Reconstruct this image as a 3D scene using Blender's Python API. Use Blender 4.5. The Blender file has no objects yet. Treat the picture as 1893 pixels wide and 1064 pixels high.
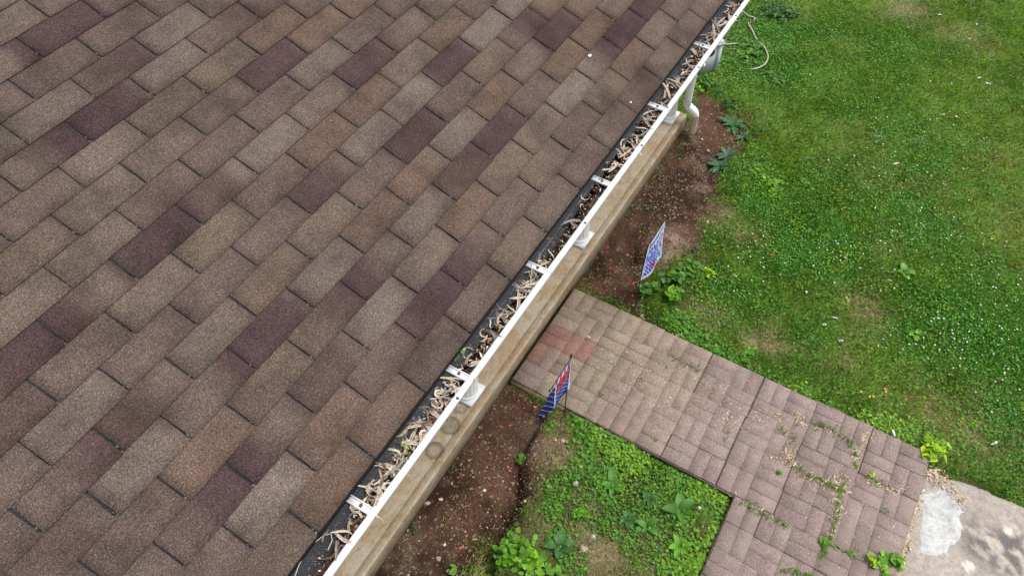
import bpy, math, random
import numpy as np
from mathutils import Vector
random.seed(7); rng = np.random.default_rng(11)
C = bpy.context.scene.collection
# ------------------------------------------------------------------ camera
W, H = 1893, 1064
FPX = 1465.0
YAW, PITCH, ROLL = 1.04530509, 0.89499134, 0.0075677
CAM = np.array([-0.53395216, -1.02435055, 5.21008614])
cy_, sy_, cp_, sp_ = math.cos(YAW), math.sin(YAW), math.cos(PITCH), math.sin(PITCH)
Fv = np.array([sy_*cp_, cy_*cp_, -sp_]); R0 = np.array([cy_, -sy_, 0.0]); U0 = np.cross(R0, Fv)
Rv = R0*math.cos(ROLL)+U0*math.sin(ROLL); Uv = -R0*math.sin(ROLL)+U0*math.cos(ROLL)
cam = bpy.data.cameras.new('camera'); camo = bpy.data.objects.new('camera', cam); C.objects.link(camo)
cam.sensor_width = 36; cam.lens = FPX/W*36; cam.clip_start = 0.05; cam.clip_end = 500
from mathutils import Matrix
M_ = Matrix(((Rv[0], Uv[0], -Fv[0], CAM[0]), (Rv[1], Uv[1], -Fv[1], CAM[1]), (Rv[2], Uv[2], -Fv[2], CAM[2]), (0, 0, 0, 1)))
camo.matrix_world = M_
bpy.context.scene.camera = camo
def at(px, py, z=0.0):
    """world point where the sight line through a photo pixel meets height z"""
    d = Fv + Rv*((px-W/2)/FPX) - Uv*((py-H/2)/FPX)
    return CAM + d*((z-CAM[2])/d[2])
def atn(P, z=0.0):
    P = np.asarray(P, float)
    d = Fv[None] + Rv[None]*((P[:, :1]-W/2)/FPX) - Uv[None]*((P[:, 1:2]-H/2)/FPX)
    return CAM[None] + d*((z-CAM[2])/d[:, 2:3])
# ------------------------------------------------------------------ light
SUN_EL, SUN_AZ = math.radians(68), math.radians(150)      # azimuth from +Y (up the roof) towards +X
world = bpy.data.worlds.new("World"); bpy.context.scene.world = world; world.use_nodes = True
nt = world.node_tree; nt.nodes.clear()
sky = nt.nodes.new('ShaderNodeTexSky'); sky.sky_type = 'NISHITA'; sky.sun_disc = False
sky.sun_elevation = SUN_EL; sky.sun_rotation = SUN_AZ
sky.air_density = 1.0; sky.dust_density = 4.0; sky.ozone_density = 1.0
hs = nt.nodes.new('ShaderNodeHueSaturation'); hs.inputs['Saturation'].default_value = 0.35
bg = nt.nodes.new('ShaderNodeBackground'); bg.inputs[1].default_value = 0.125
wo = nt.nodes.new('ShaderNodeOutputWorld')
nt.links.new(sky.outputs[0], hs.inputs['Color']); nt.links.new(hs.outputs[0], bg.inputs[0]); nt.links.new(bg.outputs[0], wo.inputs[0])
sun = bpy.data.lights.new('sun', 'SUN'); sun.energy = 1.35; sun.angle = math.radians(22); sun.color = (1.0, 0.96, 0.9)
suno = bpy.data.objects.new('sun', sun); C.objects.link(suno)
sd = Vector((math.sin(SUN_AZ)*math.cos(SUN_EL), math.cos(SUN_AZ)*math.cos(SUN_EL), math.sin(SUN_EL)))
suno.rotation_euler = sd.to_track_quat('Z', 'Y').to_euler(); suno.location = (0, 0, 20)
vs = bpy.context.scene.view_settings
vs.view_transform = 'Standard'; vs.look = 'None'; vs.exposure = 0.8; vs.gamma = 1.0; vs.use_curve_mapping = False

# ------------------------------------------------------------------ helpers
def tag(o, label=None, cat=None, group=None, kind=None):
    if label: o['label'] = label
    if cat: o['category'] = cat
    if group: o['group'] = group
    if kind: o['kind'] = kind
    return o
def empty(name, loc, label=None, cat=None, group=None):
    o = bpy.data.objects.new(name, None); o.location = loc; o.empty_display_size = .1; C.objects.link(o)
    return tag(o, label, cat, group)
def mesh_np(name, V, F, cols=None, mat=None, smooth=False, uv=None):
    """V (n,3), F list/array of equal-length faces, or a list of such arrays; cols per vertex (n,3)"""
    V = np.asarray(V, np.float32)
    me = bpy.data.meshes.new(name)
    Fl = F if isinstance(F, list) and len(F) and isinstance(F[0], np.ndarray) else [np.asarray(F)]
    Fl = [f for f in Fl if len(f)]
    me.vertices.add(len(V)); me.vertices.foreach_set('co', V.ravel())
    loops = np.concatenate([f.ravel() for f in Fl]).astype(np.int32)
    tot = np.concatenate([np.full(len(f), f.shape[1]) for f in Fl])
    start = np.concatenate([[0], np.cumsum(tot)[:-1]]).astype(np.int32)
    me.loops.add(len(loops)); me.loops.foreach_set('vertex_index', loops)
    me.polygons.add(len(tot)); me.polygons.foreach_set('loop_start', start)
    try: me.polygons.foreach_set('loop_total', tot.astype(np.int32))
    except Exception: pass
    if smooth: me.polygons.foreach_set('use_smooth', np.ones(len(tot), bool))
    me.update(calc_edges=True); me.validate(clean_customdata=False)
    if cols is not None:
        a = me.color_attributes.new('Col', 'FLOAT_COLOR', 'POINT')
        c = np.ones((len(V), 4), np.float32); c[:, :3] = cols; a.data.foreach_set('color', c.ravel())
    if mat: me.materials.append(mat)
    return me
def link(name, me, parent=None, loc=None, **k):
    o = bpy.data.objects.new(name, me); C.objects.link(o)
    if parent is not None: o.parent = parent
    if loc is not None: o.location = loc
    return tag(o, **k) if k else o
def wobj(name, V, F, mat, parent=None, cols=None, smooth=False, origin=None, **k):
    """mesh given in WORLD coordinates; parented without moving (parents here are unrotated)"""
    V = np.asarray(V, float)
    o0 = np.array(origin if origin is not None else (V.min(0)+V.max(0))/2)
    me = mesh_np(name, V-o0, F, cols, mat, smooth)
    p = np.zeros(3); q = parent
    while q is not None: p += np.array(q.location); q = q.parent
    return link(name, me, parent, tuple(o0-p), **k)
class MB:
    def __init__(s): s.V = []; s.F = {}; s.n = 0; s.C = []
    def add(s, V, F, col=(1, 1, 1)):
        V = np.asarray(V, float).reshape(-1, 3); s.V.append(V)
        s.C.append(np.broadcast_to(np.asarray(col, float), (len(V), 3)))
        for f in F: s.F.setdefault(len(f), []).append([i+s.n for i in f])
        s.n += len(V); return s
    def box(s, a, b, col=(1, 1, 1)):
        (x0, y0, z0), (x1, y1, z1) = a, b
        V = [(x0,y0,z0),(x1,y0,z0),(x1,y1,z0),(x0,y1,z0),(x0,y0,z1),(x1,y0,z1),(x1,y1,z1),(x0,y1,z1)]
        return s.add(V, [(3,2,1,0),(4,5,6,7),(0,1,5,4),(1,2,6,5),(2,3,7,6),(3,0,4,7)], col)
    def tube(s, P, r, n=8, col=(1, 1, 1), cap=True):
        P = np.asarray(P, float); m = len(P); r = np.broadcast_to(r, (m,)); T = np.gradient(P, axis=0)
        T /= np.linalg.norm(T, axis=1, keepdims=True)+1e-9
        up = np.array([0, 0, 1.]) if abs(T[0][2]) < .9 else np.array([1., 0, 0]); V = []
        for i in range(m):
            a = np.cross(T[i], up); a /= np.linalg.norm(a)+1e-9; b = np.cross(T[i], a); up = -b if abs(b@up) > 0 and (-b)@up > 0 else b
            b2 = np.cross(a, T[i]); up = b2
            for k in range(n):
                t = 2*math.pi*k/n; V.append(P[i]+r[i]*(a*math.cos(t)+b2*math.sin(t)))
        F = [(i*n+k, i*n+(k+1) % n, (i+1)*n+(k+1) % n, (i+1)*n+k) for i in range(m-1) for k in range(n)]
        s.add(V, F, col)
        if cap: s.add(V[:n], [tuple(range(n))], col); s.add(V[-n:], [tuple(range(n))[::-1]], col)
        return s
    def extr(s, prof, x0, x1, col=(1, 1, 1), closed=True, caps=True):
        n = len(prof); V = [(x0, y, z) for y, z in prof]+[(x1, y, z) for y, z in prof]
        m = n if closed else n-1
        F = [(i, (i+1) % n, n+(i+1) % n, n+i) for i in range(m)]
        s.add(V, F, col)
        if caps and closed: s.add(V[:n], [tuple(range(n))[::-1]], col); s.add(V[n:], [tuple(range(n))], col)
        return s
    def build(s, name, mat, parent=None, smooth=False, origin=None, **k):
        V = np.concatenate(s.V); Cc = np.concatenate(s.C); F = [np.array(v) for v in s.F.values()]
        return wobj(name, V, F, mat, parent, Cc, smooth, origin, **k)
def hash2(i, j, s): 
    h = (i.astype(np.int64)*374761393 + j.astype(np.int64)*668265263 + s*974711) & 0x7fffffff
    h = ((h ^ (h >> 13))*1274126177) & 0x7fffffff
    return ((h ^ (h >> 16)) & 0xffff)/65535.0
def vnoise(x, y, s=0):
    i = np.floor(x); j = np.floor(y); u = x-i; v = y-j; u = u*u*(3-2*u); v = v*v*(3-2*v)
    a = hash2(i, j, s); b = hash2(i+1, j, s); c = hash2(i, j+1, s); d = hash2(i+1, j+1, s)
    return (a*(1-u)+b*u)*(1-v)+(c*(1-u)+d*u)*v
def fbm(x, y, s=0, o=4):
    t = 0; a = .5; n = 0
    for k in range(o): t = t+a*vnoise(x*2**k+17.3*k, y*2**k-9.1*k, s+k); n += a; a *= .5
    return t/n
def sstep(a, b, x): t = np.clip((x-a)/(b-a), 0, 1); return t*t*(3-2*t)
def poly_sd(P, X, Y):
    """signed distance to polygon, positive inside"""
    P = np.asarray(P, float); ins = np.zeros(X.shape, bool); D = np.full(X.shape, 1e9)
    for k in range(len(P)):
        ax, ay = P[k][:2]; bx, by = P[(k+1) % len(P)][:2]
        t = np.clip(((X-ax)*(bx-ax)+(Y-ay)*(by-ay))/((bx-ax)**2+(by-ay)**2+1e-12), 0, 1)
        D = np.minimum(D, np.hypot(X-ax-t*(bx-ax), Y-ay-t*(by-ay)))
        c = ((ay > Y) != (by > Y)); 
        with np.errstate(divide='ignore', invalid='ignore'): xx = (bx-ax)*(Y-ay)/(by-ay)+ax
        ins ^= c & (X < xx)
    return np.where(ins, D, -D)
def lin_d(P, X, Y):
    D = np.full(X.shape, 1e9)
    for k in range(len(P)-1):
        ax, ay = P[k][:2]; bx, by = P[k+1][:2]
        t = np.clip(((X-ax)*(bx-ax)+(Y-ay)*(by-ay))/((bx-ax)**2+(by-ay)**2+1e-12), 0, 1)
        D = np.minimum(D, np.hypot(X-ax-t*(bx-ax), Y-ay-t*(by-ay)))
    return D
def lerp(a, b, t): return a+(b-a)*t
def s2l(c):
    c = np.asarray(c, float)/255; return np.where(c < .04045, c/12.92, ((c+.055)/1.055)**2.4)
# ------------------------------------------------------------------ materials
def mat(name, rough=.8, build=None, spec=.3):
    m = bpy.data.materials.new(name); m.use_nodes = True; t = m.node_tree; b = t.nodes['Principled BSDF']
    b.inputs['Roughness'].default_value = rough; b.inputs['Specular IOR Level'].default_value = spec
    if build: build(t, b)
    return m
def N(t, typ, **k):
    n = t.nodes.new(typ)
    for a, v in k.items():
        if a in n.inputs: n.inputs[a].default_value = v
        else: setattr(n, a, v)
    return n
def attr(t): n = t.nodes.new('ShaderNodeVertexColor'); n.layer_name = 'Col'; return n.outputs[0]
def pos(t): return t.nodes.new('ShaderNodeNewGeometry').outputs['Position']
def noise(t, vec, scale, detail=3, rough=.6, dist=0):
    n = N(t, 'ShaderNodeTexNoise'); n.inputs['Scale'].default_value = scale; n.inputs['Detail'].default_value = detail
    n.inputs['Roughness'].default_value = rough; n.inputs['Distortion'].default_value = dist
    t.links.new(vec, n.inputs['Vector']); return n.outputs['Fac']
def ramp(t, fac, stops):
    r = t.nodes.new('ShaderNodeValToRGB'); e = r.color_ramp.elements
    while len(e) < len(stops): e.new(.5)
    for k, (p, c) in enumerate(stops):
        e[k].position = p; e[k].color = (c, c, c, 1) if isinstance(c, (int, float)) else (*c, 1)
    t.links.new(fac, r.inputs[0]); return r.outputs[0]
def mix(t, a, b, fac, mode='MIX'):
    m = t.nodes.new('ShaderNodeMix'); m.data_type = 'RGBA'; m.blend_type = mode
    for v, i in ((fac, 0), (a, 6), (b, 7)):
        if hasattr(v, 'is_linked') or isinstance(v, bpy.types.NodeSocket): t.links.new(v, m.inputs[i])
        else: m.inputs[i].default_value = v if i == 0 else (*v, 1)
    return m.outputs[2]
def bump(t, b, h, dist, strength=1.0):
    n = t.nodes.new('ShaderNodeBump'); n.inputs['Distance'].default_value = dist; n.inputs['Strength'].default_value = strength
    t.links.new(h, n.inputs['Height']); t.links.new(n.outputs[0], b.inputs['Normal'])
def scaled(t, vec, s):
    m = t.nodes.new('ShaderNodeMapping'); m.inputs['Scale'].default_value = s; t.links.new(vec, m.inputs[0]); return m.outputs[0]

def b_shingle(t, b):
    p = pos(t)
    g = noise(t, p, 290, 2, .8); g2 = noise(t, p, 130, 2, .5)
    c = mix(t, attr(t), ramp(t, g, [(.30, .28), (.48, .82), (.60, 1.42), (.72, 3.2)]), 1.0, 'MULTIPLY')
    c = mix(t, c, ramp(t, g2, [(.3, .80), (.7, 1.18)]), 1.0, 'MULTIPLY')
    st = noise(t, scaled(t, p, (1, 1, 1)), 5.5, 4, .6)
    c = mix(t, c, ramp(t, st, [(.30, .66), (.5, 1.0), (.70, 1.25)]), 1.0, 'MULTIPLY')
    t.links.new(c, b.inputs['Base Color']); bump(t, b, g, .0018, .8)
M_SH = mat('shingle_granules', .95, b_shingle, .15)
def b_tar(t, b):
    p = pos(t); g = noise(t, p, 240, 3, .8)
    c = mix(t, (.008, .009, .014), (.10, .105, .125), ramp(t, g, [(.42, 0.), (.74, 1.)]))
    t.links.new(c, b.inputs['Base Color']); bump(t, b, g, .002)
M_TAR = mat('asphalt_underlay', .7, b_tar, .4)
def b_white(t, b):
    p = pos(t); g = noise(t, p, 9, 5, .7); g2 = noise(t, p, 70, 3, .7)
    c = mix(t, attr(t), (.34, .32, .29), ramp(t, g, [(.56, 0.), (.78, .40)]))
    c = mix(t, c, (.16, .14, .12), ramp(t, g2, [(.66, 0.), (.8, .5)]))
    t.links.new(c, b.inputs['Base Color']); bump(t, b, g2, .0006, .4)
M_WH = mat('white_painted_metal', .42, b_white, .5)
def b_plain(t, b): t.links.new(attr(t), b.inputs['Base Color'])
M_COL = mat('matte_colour', .75, b_plain, .3)
M_PLA = mat('satin_plastic', .45, b_plain, .5)
M_MESH = mat('black_plastic_net', .6, lambda t, b: b.inputs['Base Color'].__setattr__('default_value', (.05, .054, .062, 1)), .2)
def b_conc(t, b):
    p = pos(t); a = noise(t, p, 5.0, 6, .72, .6); f = noise(t, p, 190, 3, .7); m = noise(t, scaled(t, p, (1, 2.2, 1)), 14, 5, .7, .4)
    c = mix(t, (.345, .252, .155), (.385, .330, .245), ramp(t, a, [(.44, 0.), (.56, 1.)]))
    c = mix(t, c, (.235, .150, .075), ramp(t, m, [(.50, 0.), (.66, .6)]))
    c = mix(t, c, ramp(t, f, [(.3, .62), (.7, 1.35)]), 1.0, 'MULTIPLY')
    k = noise(t, p, 47, 4, .75); c = mix(t, c, (.10, .075, .05), ramp(t, k, [(.69, 0.), (.78, .75)]))
    c = mix(t, c, attr(t), 1.0, 'MULTIPLY')
    for px, py, rr, op in ((852, 752, .055, .45), (832, 786, .070, .75), (803, 832, .064, .8)):   # rings left by flower pots
        q = at(px, py, .17); sb = N(t, 'ShaderNodeVectorMath'); sb.operation = 'DISTANCE'; t.links.new(p, sb.inputs[0]); sb.inputs[1].default_value = tuple(q)
        ad = N(t, 'ShaderNodeMath'); ad.operation = 'MULTIPLY_ADD'; t.links.new(k, ad.inputs[0]); ad.inputs[1].default_value = .045; ad.inputs[2].default_value = -.022
        a2 = N(t, 'ShaderNodeMath'); a2.operation = 'ADD'; t.links.new(ad.outputs[0], a2.inputs[0]); t.links.new(sb.outputs['Value'], a2.inputs[1])
        dv = N(t, 'ShaderNodeMath'); dv.operation = 'DIVIDE'; t.links.new(a2.outputs[0], dv.inputs[0]); dv.inputs[1].default_value = rr*1.25
        c = mix(t, c, (.085, .065, .045), ramp(t, dv.outputs[0], [(0, .75*op if op == .75 else .35*op), (.3, .5*op if op == .75 else .1*op), (.55, .6*op), (.78, op), (.95, 0)]))
    t.links.new(c, b.inputs['Base Color']); bump(t, b, f, .0012, .5)
M_SLAB = mat('stained_porch_concrete', .85, b_conc, .2)
def b_pav(t, b):
    p = pos(t); f = noise(t, p, 230, 3, .75); a = noise(t, p, 6, 5, .65, .4); m = noise(t, p, 38, 4, .7)
    c = mix(t, attr(t), ramp(t, f, [(.32, .30), (.5, .90), (.60, 1.35), (.72, 2.9)]), 1.0, 'MULTIPLY')
    c = mix(t, c, ramp(t, a, [(.3, .80), (.7, 1.2)]), 1.0, 'MULTIPLY')
    c = mix(t, c, (.30, .25, .17), ramp(t, m, [(.56, 0.), (.76, .35)]))
    t.links.new(c, b.inputs['Base Color']); bump(t, b, f, .002, .7)
M_PAV = mat('brick_paver', .93, b_pav, .15)
def b_soil(t, b):
    p = pos(t); f = noise(t, p, 120, 4, .8); m = noise(t, p, 32, 5, .75, .3)
    c = mix(t, attr(t), ramp(t, f, [(.3, .35), (.5, .9), (.66, 1.5), (.8, 2.6)]), 1.0, 'MULTIPLY')
    c = mix(t, c, ramp(t, m, [(.3, .6), (.7, 1.35)]), 1.0, 'MULTIPLY')
    t.links.new(c, b.inputs['Base Color']); bump(t, b, m, .012, .9)
M_SOIL = mat('soil_and_thatch', .97, b_soil, .1)
def b_pad(t, b):
    p = pos(t); f = noise(t, p, 190, 3, .7); m = noise(t, p, 26, 5, .7, .5); a = noise(t, p, 3.5, 5, .6)
    c = mix(t, attr(t), ramp(t, f, [(.3, .72), (.7, 1.25)]), 1.0, 'MULTIPLY')
    c = mix(t, c, ramp(t, m, [(.32, .74), (.62, 1.12)]), 1.0, 'MULTIPLY')
    c = mix(t, c, ramp(t, a, [(.3, .88), (.7, 1.1)]), 1.0, 'MULTIPLY')
    t.links.new(c, b.inputs['Base Color']); bump(t, b, m, .003, .6)
M_PAD = mat('weathered_concrete', .93, b_pad, .15)
def b_leaf(t, b):
    a = attr(t); t.links.new(a, b.inputs['Base Color'])
    tr = t.nodes.new('ShaderNodeBsdfTranslucent'); mx = t.nodes.new('ShaderNodeMixShader'); mx.inputs[0].default_value = .28
    g = t.nodes.new('ShaderNodeMix'); g.data_type = 'RGBA'; g.blend_type = 'MULTIPLY'; g.inputs[0].default_value = 1; g.inputs[7].default_value = (1.5, 1.45, .55, 1)
    t.links.new(a, g.inputs[6]); t.links.new(g.outputs[2], tr.inputs[0])
    t.links.new(b.outputs[0], mx.inputs[1]); t.links.new(tr.outputs[0], mx.inputs[2])
    t.links.new(mx.outputs[0], t.nodes['Material Output'].inputs[0])
M_LEAF = mat('living_leaf', .5, b_leaf, .35)
def b_dry(t, b):
    p = pos(t); f = noise(t, p, 140, 3, .7)
    c = mix(t, attr(t), ramp(t, f, [(.3, .55), (.6, 1.15)]), 1.0, 'MULTIPLY'); t.links.new(c, b.inputs['Base Color'])
M_DRY = mat('dry_leaf', .8, b_dry, .2)

# ================================================================== THE GROUND
WALK_Z, SLAB_Z = 0.05, 0.17
EAVE_Z = 2.72
# outlines, laid out on the ground from the photograph
bed_up = [tuple(q[:2]) for q in atn([(1063,537),(1280,238),(1290,160),(1312,172),(1348,190),(1392,215),(1388,250),(1392,285),(1356,310),(1338,345),(1328,385),(1303,420),(1288,455),(1264,480),(1236,495),(1200,520),(1192,560),(1214,600),(1226,612)])]
bed_up = [(3.31, .7), (5.9, .7), (6.15, .75)] + bed_up[2:]
bed_lo = [(-3.5, .75), (2.30, .75), (2.30, .55)] + [tuple(q[:2]) for q in atn([(1000,740),(1048,762),(1035,800),(1030,840),(1010,880),(990,925),(968,965),(935,995),(905,1030),(885,1064)])] + [(.2, -.3), (-3.5, -.3)]
trench = [tuple(q[:2]) for q in atn([(1003,772),(985,800),(966,828),(957,858),(962,890),(956,925),(938,958),(924,990),(915,1030),(912,1064),(905,1110)])]
walk = [(2.28,.64),(2.23,-1.19),(1.66,-1.19),(.9,-1.21),(.3,-1.23),(.3,-2.35),(2.42,-2.28),(3.25,-2.20),(3.28,-.6),(3.325,.64)]
pad = [tuple(q[:2]) for q in atn([(1655,1040),(1678,955),(1700,862),(1725,866),(1750,880),(1792,890),(1835,908),(1893,935),(1960,975)])]+[(2.9,-4.2),(.2,-4.4),(.2,-2.3)]
cem = [tuple(q[:2]) for q in atn([(1700,905),(1725,899),(1755,900),(1760,915),(1775,925),(1780,942),(1796,945),(1798,955),(1782,962),(1785,985),(1778,1005),(1768,1018),(1755,1035),(1722,1038),(1700,1036),(1688,1030),(1692,1010),(1690,985),(1697,950),(1693,925)])]
GX0, GX1, GY0, GY1, GS = -4., 13., -8., 3., .03
gx = np.arange(GX0, GX1, GS); gy = np.arange(GY0, GY1, GS); GXX, GYY = np.meshgrid(gx, gy, indexing='ij')
wx = (fbm(GXX*5, GYY*5, 3)-.5)*.22; wy = (fbm(GXX*5+9, GYY*5+4, 5)-.5)*.22
SD_BED = np.maximum(poly_sd(bed_up, GXX+wx, GYY+wy), poly_sd(bed_lo, GXX+wx, GYY+wy))
SD_WALK = poly_sd(walk, GXX, GYY); SD_PAD = poly_sd(pad, GXX+wx*.5, GYY+wy*.5)
D_TR = lin_d(trench, GXX+wx*.6+(fbm(GXX*22, GYY*22, 33)-.5)*.05, GYY+wy*.6)
D_TR_S = poly_sd(trench+[(-3, -.3), (-3, 1), (2.2, 1)], GXX, GYY)
# worn straw-coloured and bare patches in the lawn: photo pixel, radius in metres, strength
worn = [(1590,562,.16,.9),(1595,590,.22,.8),(1615,603,.15,1.),(1668,25,.35,.75),(1630,12,.25,.6),(1760,60,.30,.7),(1800,75,.22,.7),(1838,95,.2,.6),(1625,470,.16,.6),(1640,465,.12,.5),
 (1340,410,.16,.7),(1385,430,.18,.8),(1360,425,.16,.6),(1400,632,.10,1.),(1440,640,.12,1.),(1430,620,.16,.7),(1290,580,.14,.7),(1300,600,.1,.8),(1560,665,.16,.6),(1860,410,.30,.45),(1830,300,.3,.4),
 (1330,395,.12,.8),(1400,215,.15,.5),(1475,640,.14,.6),(1700,760,.25,.5),(1780,800,.3,.4),(1280,440,.12,.8),(1040,855,.16,.8),(1075,905,.10,.5),(1100,830,.10,.6),(1010,960,.10,.6),(1120,1010,.2,.9),(1140,1035,.18,.8),(1090,985,.08,.7),(1105,930,.10,.5),(1180,995,.12,.4),(1450,20,.3,.5)]
WORN = np.zeros_like(GXX)
for px, py, r, s in worn:
    q = at(px, py); WORN = np.maximum(WORN, s*np.exp(-((GXX+wx-q[0])**2+(GYY+wy-q[1])**2)/(r*r)))
WORN = np.clip(WORN*.85+.40*sstep(.60, .76, fbm(GXX*1.3, GYY*1.3, 44)), 0, 1)
BED = sstep(-.10, .12, SD_BED+.22*(fbm(GXX*18, GYY*18, 35)-.5)*(np.abs(SD_BED) < .3)*(SD_WALK < -.03)); INW = sstep(-.01, .01, SD_WALK); INP = sstep(-.02, .03, SD_PAD)
HG = .022*(fbm(GXX*1.6, GYY*1.6, 21)-.5)+.012*(fbm(GXX*9, GYY*9, 22)-.5)
HG = HG - .030*BED*sstep(.62, .25, GYY)*(GXX > 2.2) + BED*(.040*(fbm(GXX*16, GYY*16, 25)-.5)+.03*(fbm(GXX*4, GYY*4, 26)-.5))
HG = HG*(1-.8*sstep(.45, .58, GYY)*(GXX < 5.8))
HG -= .11*np.exp(-(D_TR/(.022+.035*fbm(GXX*8, GYY*8, 31)))**2)+.03*np.exp(-(D_TR/.12)**2)*(D_TR_S > 0)
HG += .035*np.exp(-((D_TR-.10)/.09)**2)*(D_TR_S < 0)
for px, py, r, d in [(1168,470,.10,.15),(1105,495,.11,.13),(1140,482,.09,.09),(1125,452,.06,.06)]:
    q = at(px, py, -.03); HG -= d*np.exp(-((GXX-q[0])**2+(GYY-q[1])**2)/(r*r))
HG = np.where(INW > 0, np.minimum(HG, -.02), HG); HG = np.where(INP > 0, np.minimum(HG, -.012)*1.0, HG)
HG = np.where((GYY > .66) & (GXX < 5.75), -.03, HG)
def samp(A, x, y):
    u = np.clip((x-GX0)/GS, 0, len(gx)-1.001); v = np.clip((y-GY0)/GS, 0, len(gy)-1.001)
    i = u.astype(int); j = v.astype(int); a = u-i; b = v-j
    return (A[i, j]*(1-a)+A[i+1, j]*a)*(1-b)+(A[i, j+1]*(1-a)+A[i+1, j+1]*a)*b
far = np.array([2.5, 6, 15, 40, 90.])
ex = np.concatenate([GX0-far[::-1], np.arange(GX0, 0, .15), np.arange(0, 10.5, .022), np.arange(10.5, GX1, .12), GX1+far])
ey = np.concatenate([GY0-far[::-1], np.arange(GY0, -4.6, .12), np.arange(-4.6, .8, .022), np.arange(.8, GY1, .12), GY1+far])
EX, EY = np.meshgrid(ex, ey, indexing='ij')
inside = (EX > GX0) & (EX < GX1-.05) & (EY > GY0) & (EY < GY1-.05)
EZ = np.where(inside, samp(HG, EX, EY), -.0); ebed = np.where(inside, samp(BED, EX, EY), 0); eworn = np.where(inside, samp(WORN, EX, EY), .1)
n1 = fbm(EX*3, EY*3, 60)[..., None]; n2 = fbm(EX*12, EY*12, 61)[..., None]
soil = lerp(np.array([.034, .017, .010]), np.array([.090, .048, .030]), sstep(.35, .7, n1))
soil = lerp(soil, np.array([.13, .08, .055]), .5*sstep(.5, .75, n2))
for px, py, r, s in [(1246,440,.14,1.),(1240,470,.10,.9),(1225,500,.08,.7),(1000,800,.12,.7),(1010,790,.09,.8),(975,830,.07,.5),(955,985,.08,.5),(935,1020,.06,.5),(1300,295,.12,.5),(1300,345,.10,.6),(1285,235,.10,.6),(1275,255,.07,.8),(720,1040,.25,.35)]:
    q = at(px, py); m = s*np.exp(-((EX-q[0])**2+(EY-q[1])**2)/(r*r))[..., None]; soil = lerp(soil, np.array([.25, .185, .14]), m*sstep(.3, .6, n2))
thatch = lerp(np.array([.060, .070, .022]), np.array([.15, .13, .06]), sstep(.3, .7, n1))
thatch = lerp(thatch, np.array([.27, .20, .125]), eworn[..., None]*.9)
gcol = lerp(thatch, soil, ebed[..., None])
m_, k_ = EX.shape; idx = np.arange(m_*k_).reshape(m_, k_)
gf = np.stack([idx[:-1, :-1], idx[1:, :-1], idx[1:, 1:], idx[:-1, 1:]], -1).reshape(-1, 4)
wobj('ground', np.stack([EX, EY, EZ], -1).reshape(-1, 3), gf, M_SOIL, cols=gcol.reshape(-1, 3), smooth=True, origin=(0, 0, 0), kind='structure')
def gz(x, y): return samp(HG, np.atleast_1d(np.asarray(x, float)), np.atleast_1d(np.asarray(y, float)))

# porch slab (its front nosing has a bevelled lip)
mb = MB(); YS = .628
mb.extr([(YS,-.12),(YS,SLAB_Z-.020),(YS,SLAB_Z-.006),(YS+.006,SLAB_Z),(YS+.014,SLAB_Z),(YS+.056,SLAB_Z+.001),(YS+.0576,SLAB_Z-.0015),(YS+.0596,SLAB_Z-.0015),(YS+.062,SLAB_Z+.001),(3.4,SLAB_Z+.001),(3.4,-.12)], -3.4, 5.74, caps=False)
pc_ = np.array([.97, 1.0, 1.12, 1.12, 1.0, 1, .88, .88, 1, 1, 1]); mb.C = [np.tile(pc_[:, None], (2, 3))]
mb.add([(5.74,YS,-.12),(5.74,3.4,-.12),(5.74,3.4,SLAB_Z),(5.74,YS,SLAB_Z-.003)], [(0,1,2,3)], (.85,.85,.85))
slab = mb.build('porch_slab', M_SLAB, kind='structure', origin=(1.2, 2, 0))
# ------------------------------------------------------------------ paved walk
walkE = tag(empty('brick_walkway', (2.8, -.8, 0)), kind='structure')
B = .2065
def paver_mesh(x0, y0, x1, y1, zc, tilt, col, ins=.0017):
    g = random.choice([.0008, .0014, .0022]); x0 += g; y0 += g; x1 -= g; y1 -= g; V = []; n = 3; m = 3; cc = []
    def z(x, y): return zc+tilt[0]*(x-(x0+x1)/2)+tilt[1]*(y-(y0+y1)/2)
    ch = .0025
    j = lambda: random.uniform(-.0008, .0008)
    outer = [(x0+j(), y0+j()), (x1+j(), y0+j()), (x1+j(), y1+j()), (x0+j(), y1+j())]
    inner = [(x0+ch+j(), y0+ch+j()), (x1-ch+j(), y0+ch+j()), (x1-ch+j(), y1-ch+j()), (x0+ch+j(), y1-ch+j())]
    V = [(x, y, z(x, y)-.06) for x, y in outer]+[(x, y, z(x, y)-.004) for x, y in outer]+[(x, y, z(x, y)) for x, y in inner]
    F = [(8, 9, 10, 11)]+[(4+i, 4+(i+1) % 4, 8+(i+1) % 4, 8+i) for i in range(4)]+[(i, (i+1) % 4, 4+(i+1) % 4, 4+i) for i in range(4)]
    return V, F
XR, YN = 3.312, .600   # right edge, slab end
def xr_at(y): return XR - .018*(.6-y)
units = []; UNITS = {}
npav = 0
for jy in range(0, 7):
    for ix in range(0, 8):
        units.append((ix, jy))
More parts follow.
